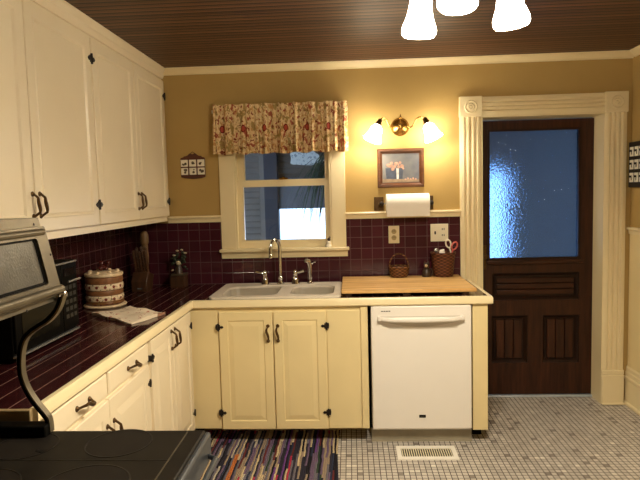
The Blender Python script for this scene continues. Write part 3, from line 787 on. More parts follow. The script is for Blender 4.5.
MB().box(.682, .698, 3.997, 3.9985, BZ+.02, BZ+.12).box(.684, .700, 3.993, 3.9945, BZ+.02, BZ+.12).build('blade', 'chrome', ss, smooth=False)
spn = thing('measuring_spoon', (.60, 4.0, BZ+.02), 'pale spoon end sticking up at the left in the tapered basket', 'spoon')
MB().tube([(.610, 4.0, BZ+.02), (.597, 3.995, BZ+.12), (.590, 3.99, BZ+.165)], .004, 8).build('handle', 'silver', spn)
MB().ball((.587, 3.985, BZ+.180), .016, sc=(1, .5, 1)).build('bowl', 'silver', spn)
pc = thing('paper_packet', (.632, 4.0, BZ+.1), 'crumpled white packet tucked in the middle of the tapered basket', 'packet')
MB().loft([[(.612, 3.985, BZ+.08), (.645, 3.985, BZ+.08), (.645, 4.01, BZ+.08), (.612, 4.01, BZ+.08)], [(.606, 3.980, BZ+.15), (.650, 3.976, BZ+.15), (.648, 4.012, BZ+.15), (.61, 4.012, BZ+.15)], [(.610, 3.988, BZ+.186), (.636, 3.984, BZ+.178), (.646, 4.002, BZ+.190), (.616, 4.004, BZ+.180)]]).build('wrapper', 'paper', pc, bevel=.003)

# ------------------------------------------------------------------ outlets
ot = thing('outlet', (.308, YW-.01, 1.244), 'beige double wall outlet on the tile left of the light switch', 'outlet')
MB().box(.270, .346, YW-.0165, YW-.0105, 1.182, 1.306).build('cover_plate', 'bisque', ot, bevel=.0025)
for z in (1.222, 1.266):
    s_ = MB().lathe((.308, YW-.0165, z), [(.018, 0), (.018, .002), (.001, .0021)], 20, (0, -1, 0)).build('socket', paint('tan_socket', srgb(160, 138, 92), .4, .05, 20, 0), ot)
    MB().box(.300, .303, YW-.0195, YW-.0184, z-.002, z+.010).box(.313, .316, YW-.0195, YW-.0184, z-.002, z+.010).build('slot', 'dark_slot', s_, smooth=False)
sw = thing('light_switch', (.628, YW-.01, 1.251), 'ivory double plate with one switch and one outlet, above the tapered basket', 'switch')
MB().box(.566, .690, YW-.0165, YW-.0105, 1.189, 1.313).build('cover_plate', 'white_plastic', sw, bevel=.0025)
MB().box(.5925, .6025, YW-.026, YW-.0165, 1.240, 1.262).build('toggle', 'black_plastic', sw, bevel=.002)
for z in (1.230, 1.273):
    s_ = MB().lathe((.654, YW-.0165, z), [(.017, 0), (.017, .002), (.001, .0021)], 20, (0, -1, 0)).build('socket', 'white_plastic', sw)
    MB().box(.645, .650, YW-.0195, YW-.0184, z-.004, z+.010).box(.658, .663, YW-.0195, YW-.0184, z-.004, z+.010).build('slot', 'dark_slot', s_, smooth=False)

# ------------------------------------------------------------------ paper towel
ph = thing('paper_towel_holder', (.38, YW, 1.465), 'dark wall bracket holding the paper towel roll', 'holder')
for (a, b) in ((.172, .240), (.548, .588)):
    MB().box(a, b, YW-.014, YW, 1.418, 1.514).build('back_plate', 'bronze', ph, bevel=.003)
for x in (.222, .566):
    MB().tube([(x, YW-.012, 1.466), (x, YW-.075, 1.466)], .012, 10).ball((x, YW-.08, 1.466), .016).build('arm', 'black_iron', ph)
MB().tube([(.222, YW-.080, 1.466), (.566, YW-.080, 1.466)], .006, 10).build('rod', 'silver', ph)
pr = thing('paper_towel_roll', (.4, YW-.080, 1.466), 'white paper towel roll on the dark wall bracket', 'paper towel')
ro = [(.021, 0), (.066, 0), (.0665, .29), (.021, .29), (.021, .004)]
MB().lathe((.253, YW-.080, 1.466), [(.016, 0), (.066, 0), (.066, .294), (.016, .294)], 32, (1, 0, 0), False, False).lathe((.253, YW-.08, 1.466), [(.016, .294), (.016, 0)], 32, (1, 0, 0), False, False).build('roll', 'paper', pr)
fl = []
for x in (.254, .33, .40, .47, .546):
    fl.append([(x, YW-.080-.0672, 1.466), (x, YW-.080-.0660, 1.440), (x, YW-.142, 1.41), (x, YW-.139, 1.376), (x, YW-.1385, 1.376), (x, YW-.1405, 1.41), (x, YW-.080-.0645, 1.440), (x, YW-.080-.0655, 1.466)])
MB().loft(fl).build('loose_sheet', 'paper', pr)

# ------------------------------------------------------------------ picture
pi = thing('framed_picture', (.363, YW, 1.71), 'still-life painting in a brown wooden frame below the wall light', 'picture')
px0, px1, pz0, pz1 = .200, .526, 1.577, 1.849
fb = .034
L = []
for (ins, d) in ((0, .001), (0, .018), (.006, .024), (.018, .024), (.028, .014), (fb, .012), (fb, .006)):
    L.append([(px0+ins, YW-d, pz0+ins), (px1-ins, YW-d, pz0+ins), (px1-ins, YW-d, pz1-ins), (px0+ins, YW-d, pz1-ins)])
MB().loft(L, cap0=False, cap1=False).build('frame', 'frame_wood', pi, smooth=False)
o = MB().box(px0+fb-.004, px1-fb+.004, YW-.008, YW-.004, pz0+fb-.004, pz1-fb+.004).build('canvas', 'painting', pi, smooth=False)
Tc = lambda u, v, ww: (u, YW-.008-ww, v)
plate([[(.262, 1.640), (.375, 1.636), (.380, 1.712), (.256, 1.714)]], Tc, .0012).build('painted_crock', 'crock', o, smooth=False)
plate([[(.334, 1.636), (.349, 1.636), (.350, 1.712), (.332, 1.712)]], lambda u, v, ww: Tc(u, v, ww+.001), .0008).build('painted_highlight', 'crock_light', o, smooth=False)
plate([[(.235, 1.615), (.489, 1.615), (.489, 1.632), (.235, 1.638)]], Tc, .0010).build('painted_table', 'table_paint', o, smooth=False)
rnd = random.Random(3)
for i in range(16):
    cx = .270+.125*rnd.random(); cz = 1.705+.055*rnd.random()*(1-abs(cx-.34)*5); r = rnd.uniform(.007, .014)
    MB().lathe((cx, YW-.0092, cz), [(r, 0), (r*.8, .001), (.001, .0014)], 9, (0, -1, 0)).build('painted_bloom', 'bloom', o)
for i in range(5):
    MB().lathe((.395+i*.018, YW-.0088, 1.632+.006*(i % 2)), [(.007, 0), (.005, .001), (.001, .0012)], 8, (0, -1, 0)).build('painted_petal', 'bloom', o)

# ------------------------------------------------------------------ wall sconce
sco = thing('wall_sconce', (.363, YW, 2.0), 'brass two-arm wall light with glowing bell shades above the picture', 'wall lamp')
MB().lathe((.363, YW, 2.000), [(.064, 0), (.064, .004), (.058, .012), (.045, .022), (.034, .030), (.022, .040), (.018, .055), (.001, .058)], 28, (0, -1, 0)).build('backplate', 'brass', sco)
MB().tube([(.363, YW-.045, 2.0), (.363, YW-.045, 2.050)], .006, 8).ball((.363, YW-.045, 2.058), .010).lathe((.363, YW-.045, 2.066), [(.006, 0), (.003, .012), (.0005, .02)], 8).build('finial', 'brass', sco)
for sg, ex_, sx_, lean in ((-1, .218, .140, -.42), (1, .522, .592, .42)):
    a0 = Vector((.363+sg*.05, YW-.05, 1.995)); a3 = Vector((ex_, YW-.12, 2.035))
    pts = []
    for i in range(15):
        t = i/14; p = a0.lerp(a3, t); p.z += -.020*math.sin(PI*min(1, t*2))*(t < .5)+.040*math.sin(PI*t)*t*1.3; pts.append(p)
    MB().tube(pts, .0048, 8).build('arm', 'brass', sco)
    ax = Vector((lean, -.18, -1)).normalized()
    s0 = a3
    k_ = MB().lathe(s0-ax*.012, [(.007, 0), (.015, .008), (.016, .028), (.022, .036), (.024, .048), (.001, .049)], 16, ax)
    kn = s0+ax*.02+Vector((sg*.012, 0, .012)); k_.tube([s0+ax*.01, kn], .003, 6).ball(kn, .006, 8, 6)
    k_.build('socket', 'bronze', sco)
    MB().lathe(s0+ax*.040, [(.016, -.004), (.028, .004), (.038, .022), (.044, .050), (.050, .078), (.060, .098), (.064, .108), (.060, .108), (.046, .080), (.040, .050), (.034, .024), (.024, .008), (.001, .006)], 20, ax).build('shade', 'sconce_shade', sco)['label'] = 'glowing white bell glass shade'
    bulb(s0+ax*.108, sco, ax, BULB_S)

# ------------------------------------------------------------------ valance
va = thing('valance', (-.475, YW-.07, 1.84), 'gathered floral valance curtain across the top of the window', 'curtain')
vm = MB(); nu = 240; nv = 16; vx0, vx1 = -.952, -.004; ztop, zbot = 2.182, 1.838; uvs = []
def fold(u): return .5*math.sin(u*2*PI*8.3+.8*math.sin(u*11))+.28*math.sin(u*2*PI*17.7+1.3)+.2*math.sin(u*2*PI*31+.4)
loops_f = []
for side in (0, 1):
    for j in range(nv+1):
        v = j/nv
        for i in range(nu+1):
            u = i/nu
            amp = .009+.032*v if v > .16 else .009
            y = YW-.082-amp*fold(u)-.010*v
            if .10 < v < .2: y += .010*math.sin(PI*(v-.10)/.10)
            ret = max(0, (abs(u-.5)-.485)/.015); y += ret*.05*(1 if True else 0)
            x = vx0+(vx1-vx0)*u+(.006*v*(1 if u > .5 else -1))*abs(u-.5)*2+.004*math.sin(u*2*PI*13)*v
            z = ztop-(ztop-zbot)*v
            if v < .05: z += .006*fold(u+.01)
            if v > .95: z += .005*math.sin(u*2*PI*7)
            vm.v.append((x, y+side*.003, z)); uvs.append((u*1.6, (1-v)*.345))
W = nu+1; H = (nv+1)*W
for s in (0, 1):
    for j in range(nv):
        for i in range(nu):
            a = s*H+j*W+i; vm.f.append([a, a+1, a+W+1, a+W] if s == 0 else [a+W, a+W+1, a+1, a])
for i in range(nu):
    vm.f.append([i, H+i, H+i+1, i+1]); a = nv*W+i; vm.f.append([a, a+1, H+a+1, H+a])
for j in range(nv):
    a = j*W; vm.f.append([a, a+W, H+a+W, H+a]); a = j*W+nu; vm.f.append([a, H+a, H+a+W, a+W])
vm.uv = uvs
vm.build('cloth', 'floral', va)
MB().tube([(-.950, YW-.055, 2.140), (-.006, YW-.055, 2.140)], .006, 8).box(-.955, -.949, YW-.058, YW, 2.130, 2.150).box(-.007, -.001, YW-.058, YW, 2.130, 2.150).build('rod', 'white_plastic', va)

# ------------------------------------------------------------------ tile plaque, left of window
tp = thing('tile_plaque', (-1.115, YW, 1.76), 'small scalloped wooden plaque with six white tiles left of the window', 'plaque')
sh = [(-1.205, 1.690), (-1.18, 1.682), (-1.118, 1.676), (-1.055, 1.682), (-1.030, 1.690), (-1.030, 1.826), (-1.05, 1.832)]
for i in range(11):
    t = i/10; sh.append((-1.055-.125*t, 1.834+.022*math.sin(PI*t)+.004*math.cos(6*PI*t)))
sh += [(-1.185, 1.832), (-1.205, 1.826)]
plate([sh], lambda u, v, ww: (u, YW-ww, v), .012).build('frame', 'dark_red_wood', tp, bevel=.002)
for zz in (1.731, 1.789):
    for xx in (-1.178, -1.118, -1.058):
        t_ = MB().box(xx-.0255, xx+.0255, YW-.0165, YW-.0115, zz-.0245, zz+.0245).build('tile', 'white_ceramic', tp, bevel=.002)
        mo = MB()
        for i in range(4):
            mo.lathe((xx+rnd.uniform(-.012, .012), YW-.0166, zz+rnd.uniform(-.012, .012)), [(rnd.uniform(.004, .010), 0), (.003, .001), (.0005, .0012)], 9, (0, -1, 0))
        mo.build('motif', 'motif', t_)
MB().tube([(-1.165, YW-.006, 1.836), (-1.118, YW-.006, 1.870), (-1.071, YW-.006, 1.836)], .0022, 6).build('hanging_wire', 'black_iron', tp)

# ------------------------------------------------------------------ right wall plaque
rp = thing('wall_plaque', (XR, 3.93, 1.69), 'dark-framed panel of pale raised squares on the right wall', 'plaque')
MB().box(XR-.026, XR, 3.87, 4.098, 1.535, 1.842).build('frame', 'black_iron', rp, bevel=.003)
for i, zz in enumerate((1.602, 1.689, 1.776)):
    for yy in (4.050, 3.984, 3.918):
        o = MB()
        o.box(XR-.032, XR-.025, yy-.024, yy+.024, zz+.014, zz+.032).box(XR-.032, XR-.025, yy-.024, yy-.008, zz-.032, zz+.014).box(XR-.032, XR-.025, yy-.006, yy+.024, zz-.032, zz-.018).box(XR-.032, XR-.025, yy+.012, yy+.024, zz-.018, zz+.000)
        o.build('tile', 'white_ceramic', rp, bevel=.002)

# ------------------------------------------------------------------ upper cabinets
XU = -1.320; ZU0, ZU1 = 1.378, 2.395
def upper(y0, y1, doors, label):
    t = thing('wall_cabinet', (-1.46, (y0+y1)/2, ZU0), label, 'cabinet')
    MB().box(XL+.003, XU, y0, y1, ZU0, 2.440).build('body', 'cabinet_white', t, smooth=False)
    cr = [(0, 2.388), (.010, 2.388), (.014, 2.396), (.020, 2.412), (.020, 2.424), (.034, 2.438), (.040, 2.446), (.040, ZC-.001), (0, ZC-.001)]
    MB().prism(cr, lambda d, z: (XU+d, y0, z), lambda d, z: (XU+d, y1, z)).build('crown', 'cabinet_white', t, smooth=False)
    for (a, b, hs) in doors:
        dd = raised_panel(TL(XU), a, b, 1.416, 2.372, .020, .056, .006, .01, raised=False).build('door', 'cabinet_white', t, smooth=False)
        pull(TL(XU+.02), b-.018 if hs == -1 else a+.030, 1.530, dd, .092, True, 'bronze', .024)
        if b < 2.33 or a > 2.94 and hs == -1: continue
        for z in (1.520, 2.262): hinge(TL(XU), b+.005 if b < 3 else b-.002, z, dd, 1.1, -1, b < 3)
    return t
upper(1.70, 2.940, ((1.722, 2.326, -1), (2.334, 2.932, 1)), 'off-white wall cabinet with paired doors, the one nearer the stove')
upper(2.942, 4.116, ((2.950, 3.518, -1), (3.526, 4.098, 1)), 'off-white wall cabinet with paired doors, against the window wall')

# ------------------------------------------------------------------ microwave
mw = thing('microwave', (-1.45, 2.40, .914), 'black microwave on the left counter partly behind the stove', 'microwave')
MX = -1.318; mz0, mz1 = .932, 1.268; my0, my1 = 2.135, 2.660
MB().box(XL+.014, MX, my0, my1, mz0, mz1).build('body', 'black_plastic', mw, bevel=.004)
MB().box(MX, MX+.012, my0+.003, 2.510, mz0+.022, mz1-.003).build('door', 'black_plastic', mw, bevel=.003)
MB().box(MX+.012, MX+.014, my0+.05, 2.475, mz0+.055, mz1-.045).build('window', 'microwave_window', mw, smooth=False)
cp = MB().box(MX, MX+.012, 2.514, my1-.002, mz0+.022, mz1-.003).build('control_panel', 'black_plastic', mw, bevel=.003)
MB().box(MX+.012, MX+.0135, 2.535, 2.640, 1.200, 1.236).build('display', 'black_glass', cp, smooth=False)
for i in range(3):
    for j in range(5):
        MB().box(MX+.012, MX+.0138, 2.538+i*.037, 2.564+i*.037, 1.005+j*.033, 1.024+j*.033).build('key', 'key_grey', cp, bevel=.0008)
MB().tube([(MX+.034, 2.528, 1.178), (MX+.034, 2.645, 1.178)], .005, 8).build('grab_bar', 'silver', cp)
MB().box(MX-.004, MX+.014, my0, my1, mz0+.004, mz0+.0115).build('base_strip', 'silver', mw, smooth=False)
MB().box(MX+.010, MX+.0145, my0, my1, mz1-.010, mz1-.003).build('top_strip', 'silver', mw, smooth=False)
for (x, y) in ((-1.56, 2.18), (-1.56, 2.62), (-1.345, 2.18), (-1.345, 2.62)):
    MB().box(x-.015, x+.015, y-.015, y+.015, .9135, mz0).build('foot', 'black_plastic', mw, smooth=False)

# ------------------------------------------------------------------ cake canister
cc = (-1.470, 3.330, .9133)
cn = thing('cookie_jar', cc, 'round cookie jar decorated like a layered cake on the left counter', 'jar')
def band(z0, z1, r0, r1, name, mat, bul=.003):
    return MB().lathe((cc[0], cc[1], cc[2]), [(.001, z0), (r0-.004, z0), (r0, z0+.003), ((r0+r1)/2+bul, (z0+z1)/2), (r1, z1-.003), (r1-.004, z1), (.001, z1)], 36).build(name, mat, cn)
band(0, .016, .118, .122, 'plate', 'icing'); 
band(.016, .040, .104, .106, 'fruit_band', 'canister_fruit')
band(.040, .072, .106, .107, 'icing_band', 'canister_white')
band(.072, .104, .104, .104, 'cake_layer', 'canister_brown')
band(.104, .140, .107, .107, 'icing_band', 'canister_white')
band(.140, .182, .104, .104, 'cake_layer', 'canister_brown')
ld = MB().lathe(cc, [(.001, .182), (.106, .182), (.110, .188), (.108, .200), (.085, .207), (.001, .212)], 36).build('lid', 'icing', cn)
tm = MB(); rnd = random.Random(11)
for i in range(8): a = 2*PI*i/8; tm.ball((cc[0]+.082*math.cos(a), cc[1]+.082*math.sin(a), cc[2]+.207), .013, 10, 7, (1, 1, .7))
tm.build('icing_swirl', 'icing', ld)
tm = MB()
for i in range(10): a = rnd.uniform(0, 2*PI); r = rnd.uniform(.0, .028); tm.ball((cc[0]+r*math.cos(a), cc[1]+r*math.sin(a), cc[2]+.220+.040*rnd.random()), .014, 10, 7)
tm.build('fruit_knob', 'cherry', ld)

# ------------------------------------------------------------------ knife block + knives + mill
kb = thing('knife_block', (-1.44, 3.86, .9133), 'brown wooden knife block full of knives in the counter corner', 'knife block')
poly = [(3.800, .9133), (3.905, .9133), (3.955, 1.015), (3.845, 1.045), (3.800, .985)]
MB().loft([[(x, y, z) for y, z in poly] for x in (-1.492, -1.385)]).build('block', 'walnut', kb, bevel=.004)
MB().box(-1.450, -1.420, 3.797, 3.8005, .932, .942).build('maker_plate', 'silver', kb, smooth=False)
ax = Vector((0, -.25, .97)).normalized()
places = ((-1.478, 3.868, 0), (-1.458, 3.868, .01), (-1.438, 3.868, -.006), (-1.418, 3.868, .008), (-1.399, 3.868, 0), (-1.468, 3.905, .03), (-1.438, 3.905, .035), (-1.408, 3.905, .03))
lab = ['black-handled knife at the far left of the block front row', 'black-handled knife second from left in the block front row', 'black-handled knife in the middle of the block front row', 'black-handled knife second from right in the block front row', 'black-handled knife at the right of the block front row',
       'taller knife at the left of the block back row', 'taller knife in the middle of the block back row', 'taller knife at the right of the block back row']
zz0 = 1.095
k0 = None
for (x, y, dh), lb in zip(places, lab):
    base_z = 1.045-(y-3.845)*.273
    if k0 is None:
        k0 = thing('knife', (x, y, base_z), lb, 'knife', 'knives in the wooden block'); kl = k0.location
        p = Vector(kl)
        hd2 = MB(); pts = [p-ax*.002, p+ax*.02, p+ax*.07, p+ax*.150, p+ax*.160]
        hd2.tube(pts, [.0085, .0095, .0085, .0110, .005], 8); hd2.build('handle', 'walnut', k0)
        rv = MB()
        for d in (.03, .07, .11): rv.tube([p+ax*d-Vector((.0, .0112, 0)), p+ax*d+Vector((.0, .0112, 0))], .0032, 6)
        rv.build('rivet', 'old_chrome', k0)
    else:
        dup(k0, Vector((x, y, base_z+dh))-k0.location, lb)
pm = thing('pepper_mill', (-1.466, 4.02, .9133), 'tall pale turned-wood mill standing behind the knife block', 'mill')
MB().lathe((-1.466, 4.02, .9133), [(.030, 0), (.032, .01), (.026, .06), (.021, .14), (.026, .22), (.022, .27), (.024, .30)], 18).build('body', 'pale_wood', pm)
MB().lathe((-1.466, 4.02, 1.2133), [(.020, 0), (.028, .014), (.031, .045), (.028, .075), (.022, .092), (.010, .102), (.001, .104)], 18).build('head', 'pale_wood', pm)

# corner ornament on a small box
bxo = thing('wooden_box', (-1.222, 4.00, .9133), 'small dark wooden box in the back corner of the counter', 'box')
MB().box(-1.272, -1.172, 3.955, 4.055, .9133, .992).build('body', 'walnut', bxo, bevel=.003)
MB().box(-1.275, -1.169, 3.952, 4.058, .992, .998).build('lid', 'walnut', bxo, bevel=.002)
og = thing('ornament', (-1.215, 4.0, .998), 'dark flowery ornament with pale heads on top of the small wooden box', 'ornament')
MB().box(-1.268, -1.165, 3.96, 4.04, .998, 1.012).build('base', 'old_chrome', og, bevel=.003)
b_ = MB().lathe((-1.218, 3.99, 1.012), [(.030, 0), (.026, .03), (.014, .055), (.010, .065)], 14)
b_.build('body', 'plaster_black', og)
MB().ball((-1.218, 3.985, 1.085), .017).build('head', 'off_grey', og)
lf = MB(); rnd = random.Random(2)
for i in range(26):
    a = rnd.uniform(0, 2*PI); r = rnd.uniform(.02, .055); z = 1.03+rnd.uniform(0, .13)
    lf.ball((-1.218+r*math.cos(a), 4.01+.5*r*math.sin(a)+.01, z), rnd.uniform(.009, .016), 8, 6, (1, .6, .8))
lf.build('leaves', 'dark_green', og)
for (x, z) in ((-1.222, 1.172), (-1.246, 1.140), (-1.165, 1.155), (-1.190, 1.178), (-1.262, 1.034)): MB().ball((x, 3.985, z), .010, 8, 6, (1.2, .8, .7)).build('flower', 'off_grey', og)

# little ornament on the sill
so = thing('sill_ornament', (-.158, YW-.03, 1.166), 'tiny white figurine on the window sill at right', 'ornament')
MB().lathe((-.158, YW-.028, 1.166), [(.022, 0), (.024, .006), (.014, .022), (.017, .034), (.012, .044), (.001, .048)], 14).build('body', 'white_ceramic', so)
MB().ball((-.155, YW-.028, 1.222), .013, 12, 8).lathe((-.147, YW-.028, 1.230), [(.006, 0), (.001, .016)], 8).build('head', 'plaster_black', so)

# ------------------------------------------------------------------ dish towel
tw = MB(); nx, ny = 26, 20; P00 = Vector((-1.425, 3.045, 0)); P10 = Vector((-1.275, 3.215, 0)); P01 = Vector((-1.115, 2.800, 0)); P11 = Vector((-1.010, 3.050, 0))
for s in (0, 1):
    for j in range(ny+1):
        for i in range(nx+1):
            u, v = i/nx, j/ny
            p = (P00*(1-u)+P10*u)*(1-v)+(P01*(1-u)+P11*u)*v
            edge = .012*math.sin(v*9+1)*(1 if u < .05 or u > .95 else 0)
            z = .9145+(1-s)*(.006+.005*(math.sin(u*7+v*5)+math.sin(v*11-u*4)+2)*.8)
            p = p+Vector((.006*math.sin(v*14+u*3), .006*math.sin(u*12), 0))
            tw.v.append((p.x, p.y, z))
Wt = nx+1; Ht = Wt*(ny+1)
for s in (0, 1):
    for j in range(ny):
        for i in range(nx):
            a = s*Ht+j*Wt+i; tw.f.append([a, a+1, a+Wt+1, a+Wt] if s == 0 else [a+Wt, a+Wt+1, a+1, a])
for i in range(nx):
    tw.f.append([i, Ht+i, Ht+i+1, i+1]); a = ny*Wt+i; tw.f.append([a, a+1, Ht+a+1, Ht+a])
for j in range(ny):
    a = j*Wt; tw.f.append([a, a+Wt, Ht+a+Wt, Ht+a]); a = j*Wt+nx; tw.f.append([a, Ht+a, Ht+a+Wt, a+Wt])
tag(tw.build('dish_towel', 'towel'), 'cream printed dish towel lying on the left counter', 'towel')

# ------------------------------------------------------------------ stove
RY0_, RY1_ = .82, 1.590
rg = thing('stove', (-1.2, 1.2, 0), 'vintage black stove with a pulled-out cooktop and raised glass-door oven', 'stove')
MB().box(XL+.01, -.94, RY0_, RY1_, .06, .80).build('base_cabinet', 'black_plastic', rg, bevel=.004)
MB().box(XL+.03, -.97, RY0_+.02, RY1_-.02, 0, .06).build('toe_base', 'black_plastic', rg, smooth=False)
MB().box(XL+.01, -.878, RY0_, RY0_+.05, .80, .908).box(XL+.01, -.878, RY1_-.045, RY1_, .80, .908).box(XL+.01, -1.40, RY0_, RY1_, .80, .912).build('deck_rail', 'black_plastic', rg, bevel=.004)
ct = MB().box(-1.40, -.430, RY0_+.002, RY1_+.006, .800, .876).build('cooktop', 'cooktop', rg, bevel=.006)
ct['label'] = 'pulled-out dark cooktop'
MB().box(-1.39, -.478, 1.4035, 1.4065, .8755, .8768).build('seam', 'ring', ct, smooth=False)
MB().box(-.480, -.4765, RY0_+.01, RY1_-.008, .8755, .8775).build('trim_strip', 'old_chrome', ct, smooth=False)
def burner(cx, cy, r):
    b = MB()
    def ringp(r0, r1): return [(r0, 0), (r0, .0012), (r1, .0012), (r1, 0)]
    b.lathe((cx, cy, .8755), [(r-.004, 0), (r-.004, .0016), (r, .0016), (r, 0)], 48, cap0=False, cap1=False)
    o = b.build('burner', 'ring', ct)
    MB().lathe((cx, cy, .8752), [(r-.0045, 0), (r-.0045, .0010), (.001, .0011)], 40).build('element', 'element', o)
burner(-.650, 1.510, .090); burner(-.905, 1.492, .086); burner(-.640, 1.275, .106); burner(-.900, 1.255, .106)
mk = MB().loft([[(-.858, 1.455, z), (-.838, 1.448, z), (-.830, 1.462, z), (-.845, 1.462, z), (-.856, 1.466, z)] for z in (.8755, .8772)]).build('control_mark', 'ring', ct, smooth=False)
MB().box(-.432, -.414, RY0_+.01, RY1_+.004, .792, .872).build('front_rail', 'blue_steel', ct, bevel=.007)
gb = MB().tube([(-.418, RY1_-.03, .815), (-.390, RY1_-.05, .815), (-.388, 1.2, .815), (-.390, RY0_+.06, .815), (-.418, RY0_+.04, .815)], .008, 10).build('grab_bar', 'blue_steel', ct)
# raised oven
OB0, OB1 = 1.266, 1.500
lean = (-.808+.850)/(1.285-1.494)
def ox(z): return -.822+(z-1.285)*(-.044/.209)
Tо = lambda u, v, ww: (ox(v)+ww, u, v)
ov = MB()
ov.loft([[(XL+.01, y, OB0), (ox(OB0)-.03, y, OB0), (ox(OB1)-.03, y, OB1), (XL+.01, y, OB1)] for y in (RY0_, RY1_)])
ovn = ov.build('oven_body', 'old_chrome', rg, bevel=.006)
fz = plate([[(RY0_, OB0), (RY1_, OB0), (RY1_, OB1), (RY0_, OB1)]], lambda u, v, ww: Tо(u, v, ww-.036), .020)
fz.build('fascia', 'old_chrome', ovn, bevel=.005)
dp = plate([rrect(RY0_+.03, RY1_-.004, 1.282, 1.476, .008), rrect(RY0_+.075, RY1_-.058, 1.318, 1.445, .010)], lambda u, v, ww: Tо(u, v, ww-.018), .016)
dov = dp.build('oven_door', 'old_chrome', ovn, bevel=.006, seg=3)
gl_ = plate([rrect(RY0_+.07, RY1_-.053, 1.313, 1.450, .010)], lambda u, v, ww: Tо(u, v, ww-.020), .010)
gl_.build('door_glass', 'oven_glass', dov, smooth=False)
MB().tube([Tо(RY0_+.035, 1.298, .002), Tо(RY1_-.012, 1.298, .002)], .012, 14).build('door_handle', 'old_chrome', dov)
MB().tube([Tо(RY0_+.035, 1.460, -.004), Tо(RY1_-.020, 1.460, -.004)], .010, 12).build('top_roll', 'old_chrome', dov)
gs = plate([rrect(RY0_+.073, RY1_-.056, 1.316, 1.447, .010), rrect(RY0_+.083, RY1_-.066, 1.325, 1.439, .008)], lambda u, v, ww: Tо(u, v, ww-.012), .004)
gs.build('gasket', 'black_plastic', dov, smooth=False)
for (u, v) in ((RY1_-.030, 1.482), (RY1_-.012, 1.395), (1.42, 1.266)):
    MB().lathe(Tо(u, v, -.0162+(.014 if v < 1.47 and v > 1.28 else 0)), [(.004, 0), (.003, .002), (.0005, .0025)], 10, (1, 0, .2)).build('screw', 'black_iron', ovn)
MB().ball((-.822, RY1_-.004, 1.282), .011, 12, 8).tube([(-.826, RY1_-.03, 1.282), (-.818, RY1_+.002, 1.280)], .008, 10).build('corner_cap', 'chrome', ovn)
spath = [(-.812, 1.283), (-.832, 1.236), (-.862, 1.204), (-.890, 1.187), (-.916, 1.170), (-.934, 1.150), (-.946, 1.115), (-.950, 1.062), (-.943, 1.024), (-.930, .994), (-.911, .964), (-.891, .938), (-.879, .917), (-.877, .880)]
# smooth it
def catmull(P, k=5):
    out = []
    for i in range(len(P)-1):
        p0 = P[max(i-1, 0)]; p1 = P[i]; p2 = P[i+1]; p3 = P[min(i+2, len(P)-1)]
        for j in range(k):
            t = j/k
            out.append(tuple(.5*((2*p1[a])+(-p0[a]+p2[a])*t+(2*p0[a]-5*p1[a]+4*p2[a]-p3[a])*t*t+(-p0[a]+3*p1[a]-3*p2[a]+p3[a])*t**3) for a in range(len(p1))))
    out.append(P[-1]); return out
sp_ = catmull(spath)
for (ya, yb) in ((RY1_-.022, RY1_), (RY0_, RY0_+.022)):
    Lp = []; Lq = []
    for i, (x, z) in enumerate(sp_):
        a = sp_[max(i-1, 0)]; b = sp_[min(i+1, len(sp_)-1)]; t = Vector((b[0]-a[0], b[1]-a[1])).normalized(); nx_, nz_ = -t.y, t.x
        if nx_ < 0: nx_, nz_ = -nx_, -nz_
        h0, h1 = .002, -.003
        Lp.append([(x+nx_*h0, ya, z+nz_*h0), (x+nx_*h0, yb, z+nz_*h0), (x+nx_*h1, yb, z+nz_*h1), (x+nx_*h1, ya, z+nz_*h1)])
        Lq.append([(x+nx_*h1, ya+.002, z+nz_*h1), (x+nx_*h1, yb-.002, z+nz_*h1), (x-nx_*.013, yb-.002, z-nz_*.013), (x-nx_*.013, ya+.002, z-nz_*.013)])
    so_ = MB().loft(Lq).build('side_bracket', 'black_plastic', rg)
    MB().loft(Lp).build('bracket_trim', 'old_chrome', so_)['label'] = 'curved metal trim'

# ------------------------------------------------------------------ rug, register
rm = MB(); nx, ny = 60, 40; rx0, rx1, ry0, ry1 = -1.00, -.098, 1.9, 3.652
for s in (0, 1):
    for j in range(ny+1):
        for i in range(nx+1):
            x = rx0+(rx1-rx0)*i/nx; y = ry0+(ry1-ry0)*j/ny
            x += .006*math.sin(y*7)*(i/nx); y += .006*math.sin(x*13)
            z = .0008+(1-s)*(.007+.002*math.sin(x*40+y*3))
            rm.v.append((x, y, z))
Wt = nx+1; Ht = Wt*(ny+1)
for s in (0, 1):
    for j in range(ny):
        for i in range(nx):
            a = s*Ht+j*Wt+i; rm.f.append([a, a+1, a+Wt+1, a+Wt] if s == 0 else [a+Wt, a+Wt+1, a+1, a])
for i in range(nx):
    rm.f.append([i, Ht+i, Ht+i+1, i+1]); a = ny*Wt+i; rm.f.append([a, a+1, Ht+a+1, Ht+a])
for j in range(ny):
    a = j*Wt; rm.f.append([a, a+Wt, Ht+a+Wt, Ht+a]); a = j*Wt+nx; rm.f.append([a, Ht+a, Ht+a+Wt, a+Wt])
tag(rm.build('rag_rug', 'rug'), 'multicoloured striped rag rug on the floor before the sink', 'rug')

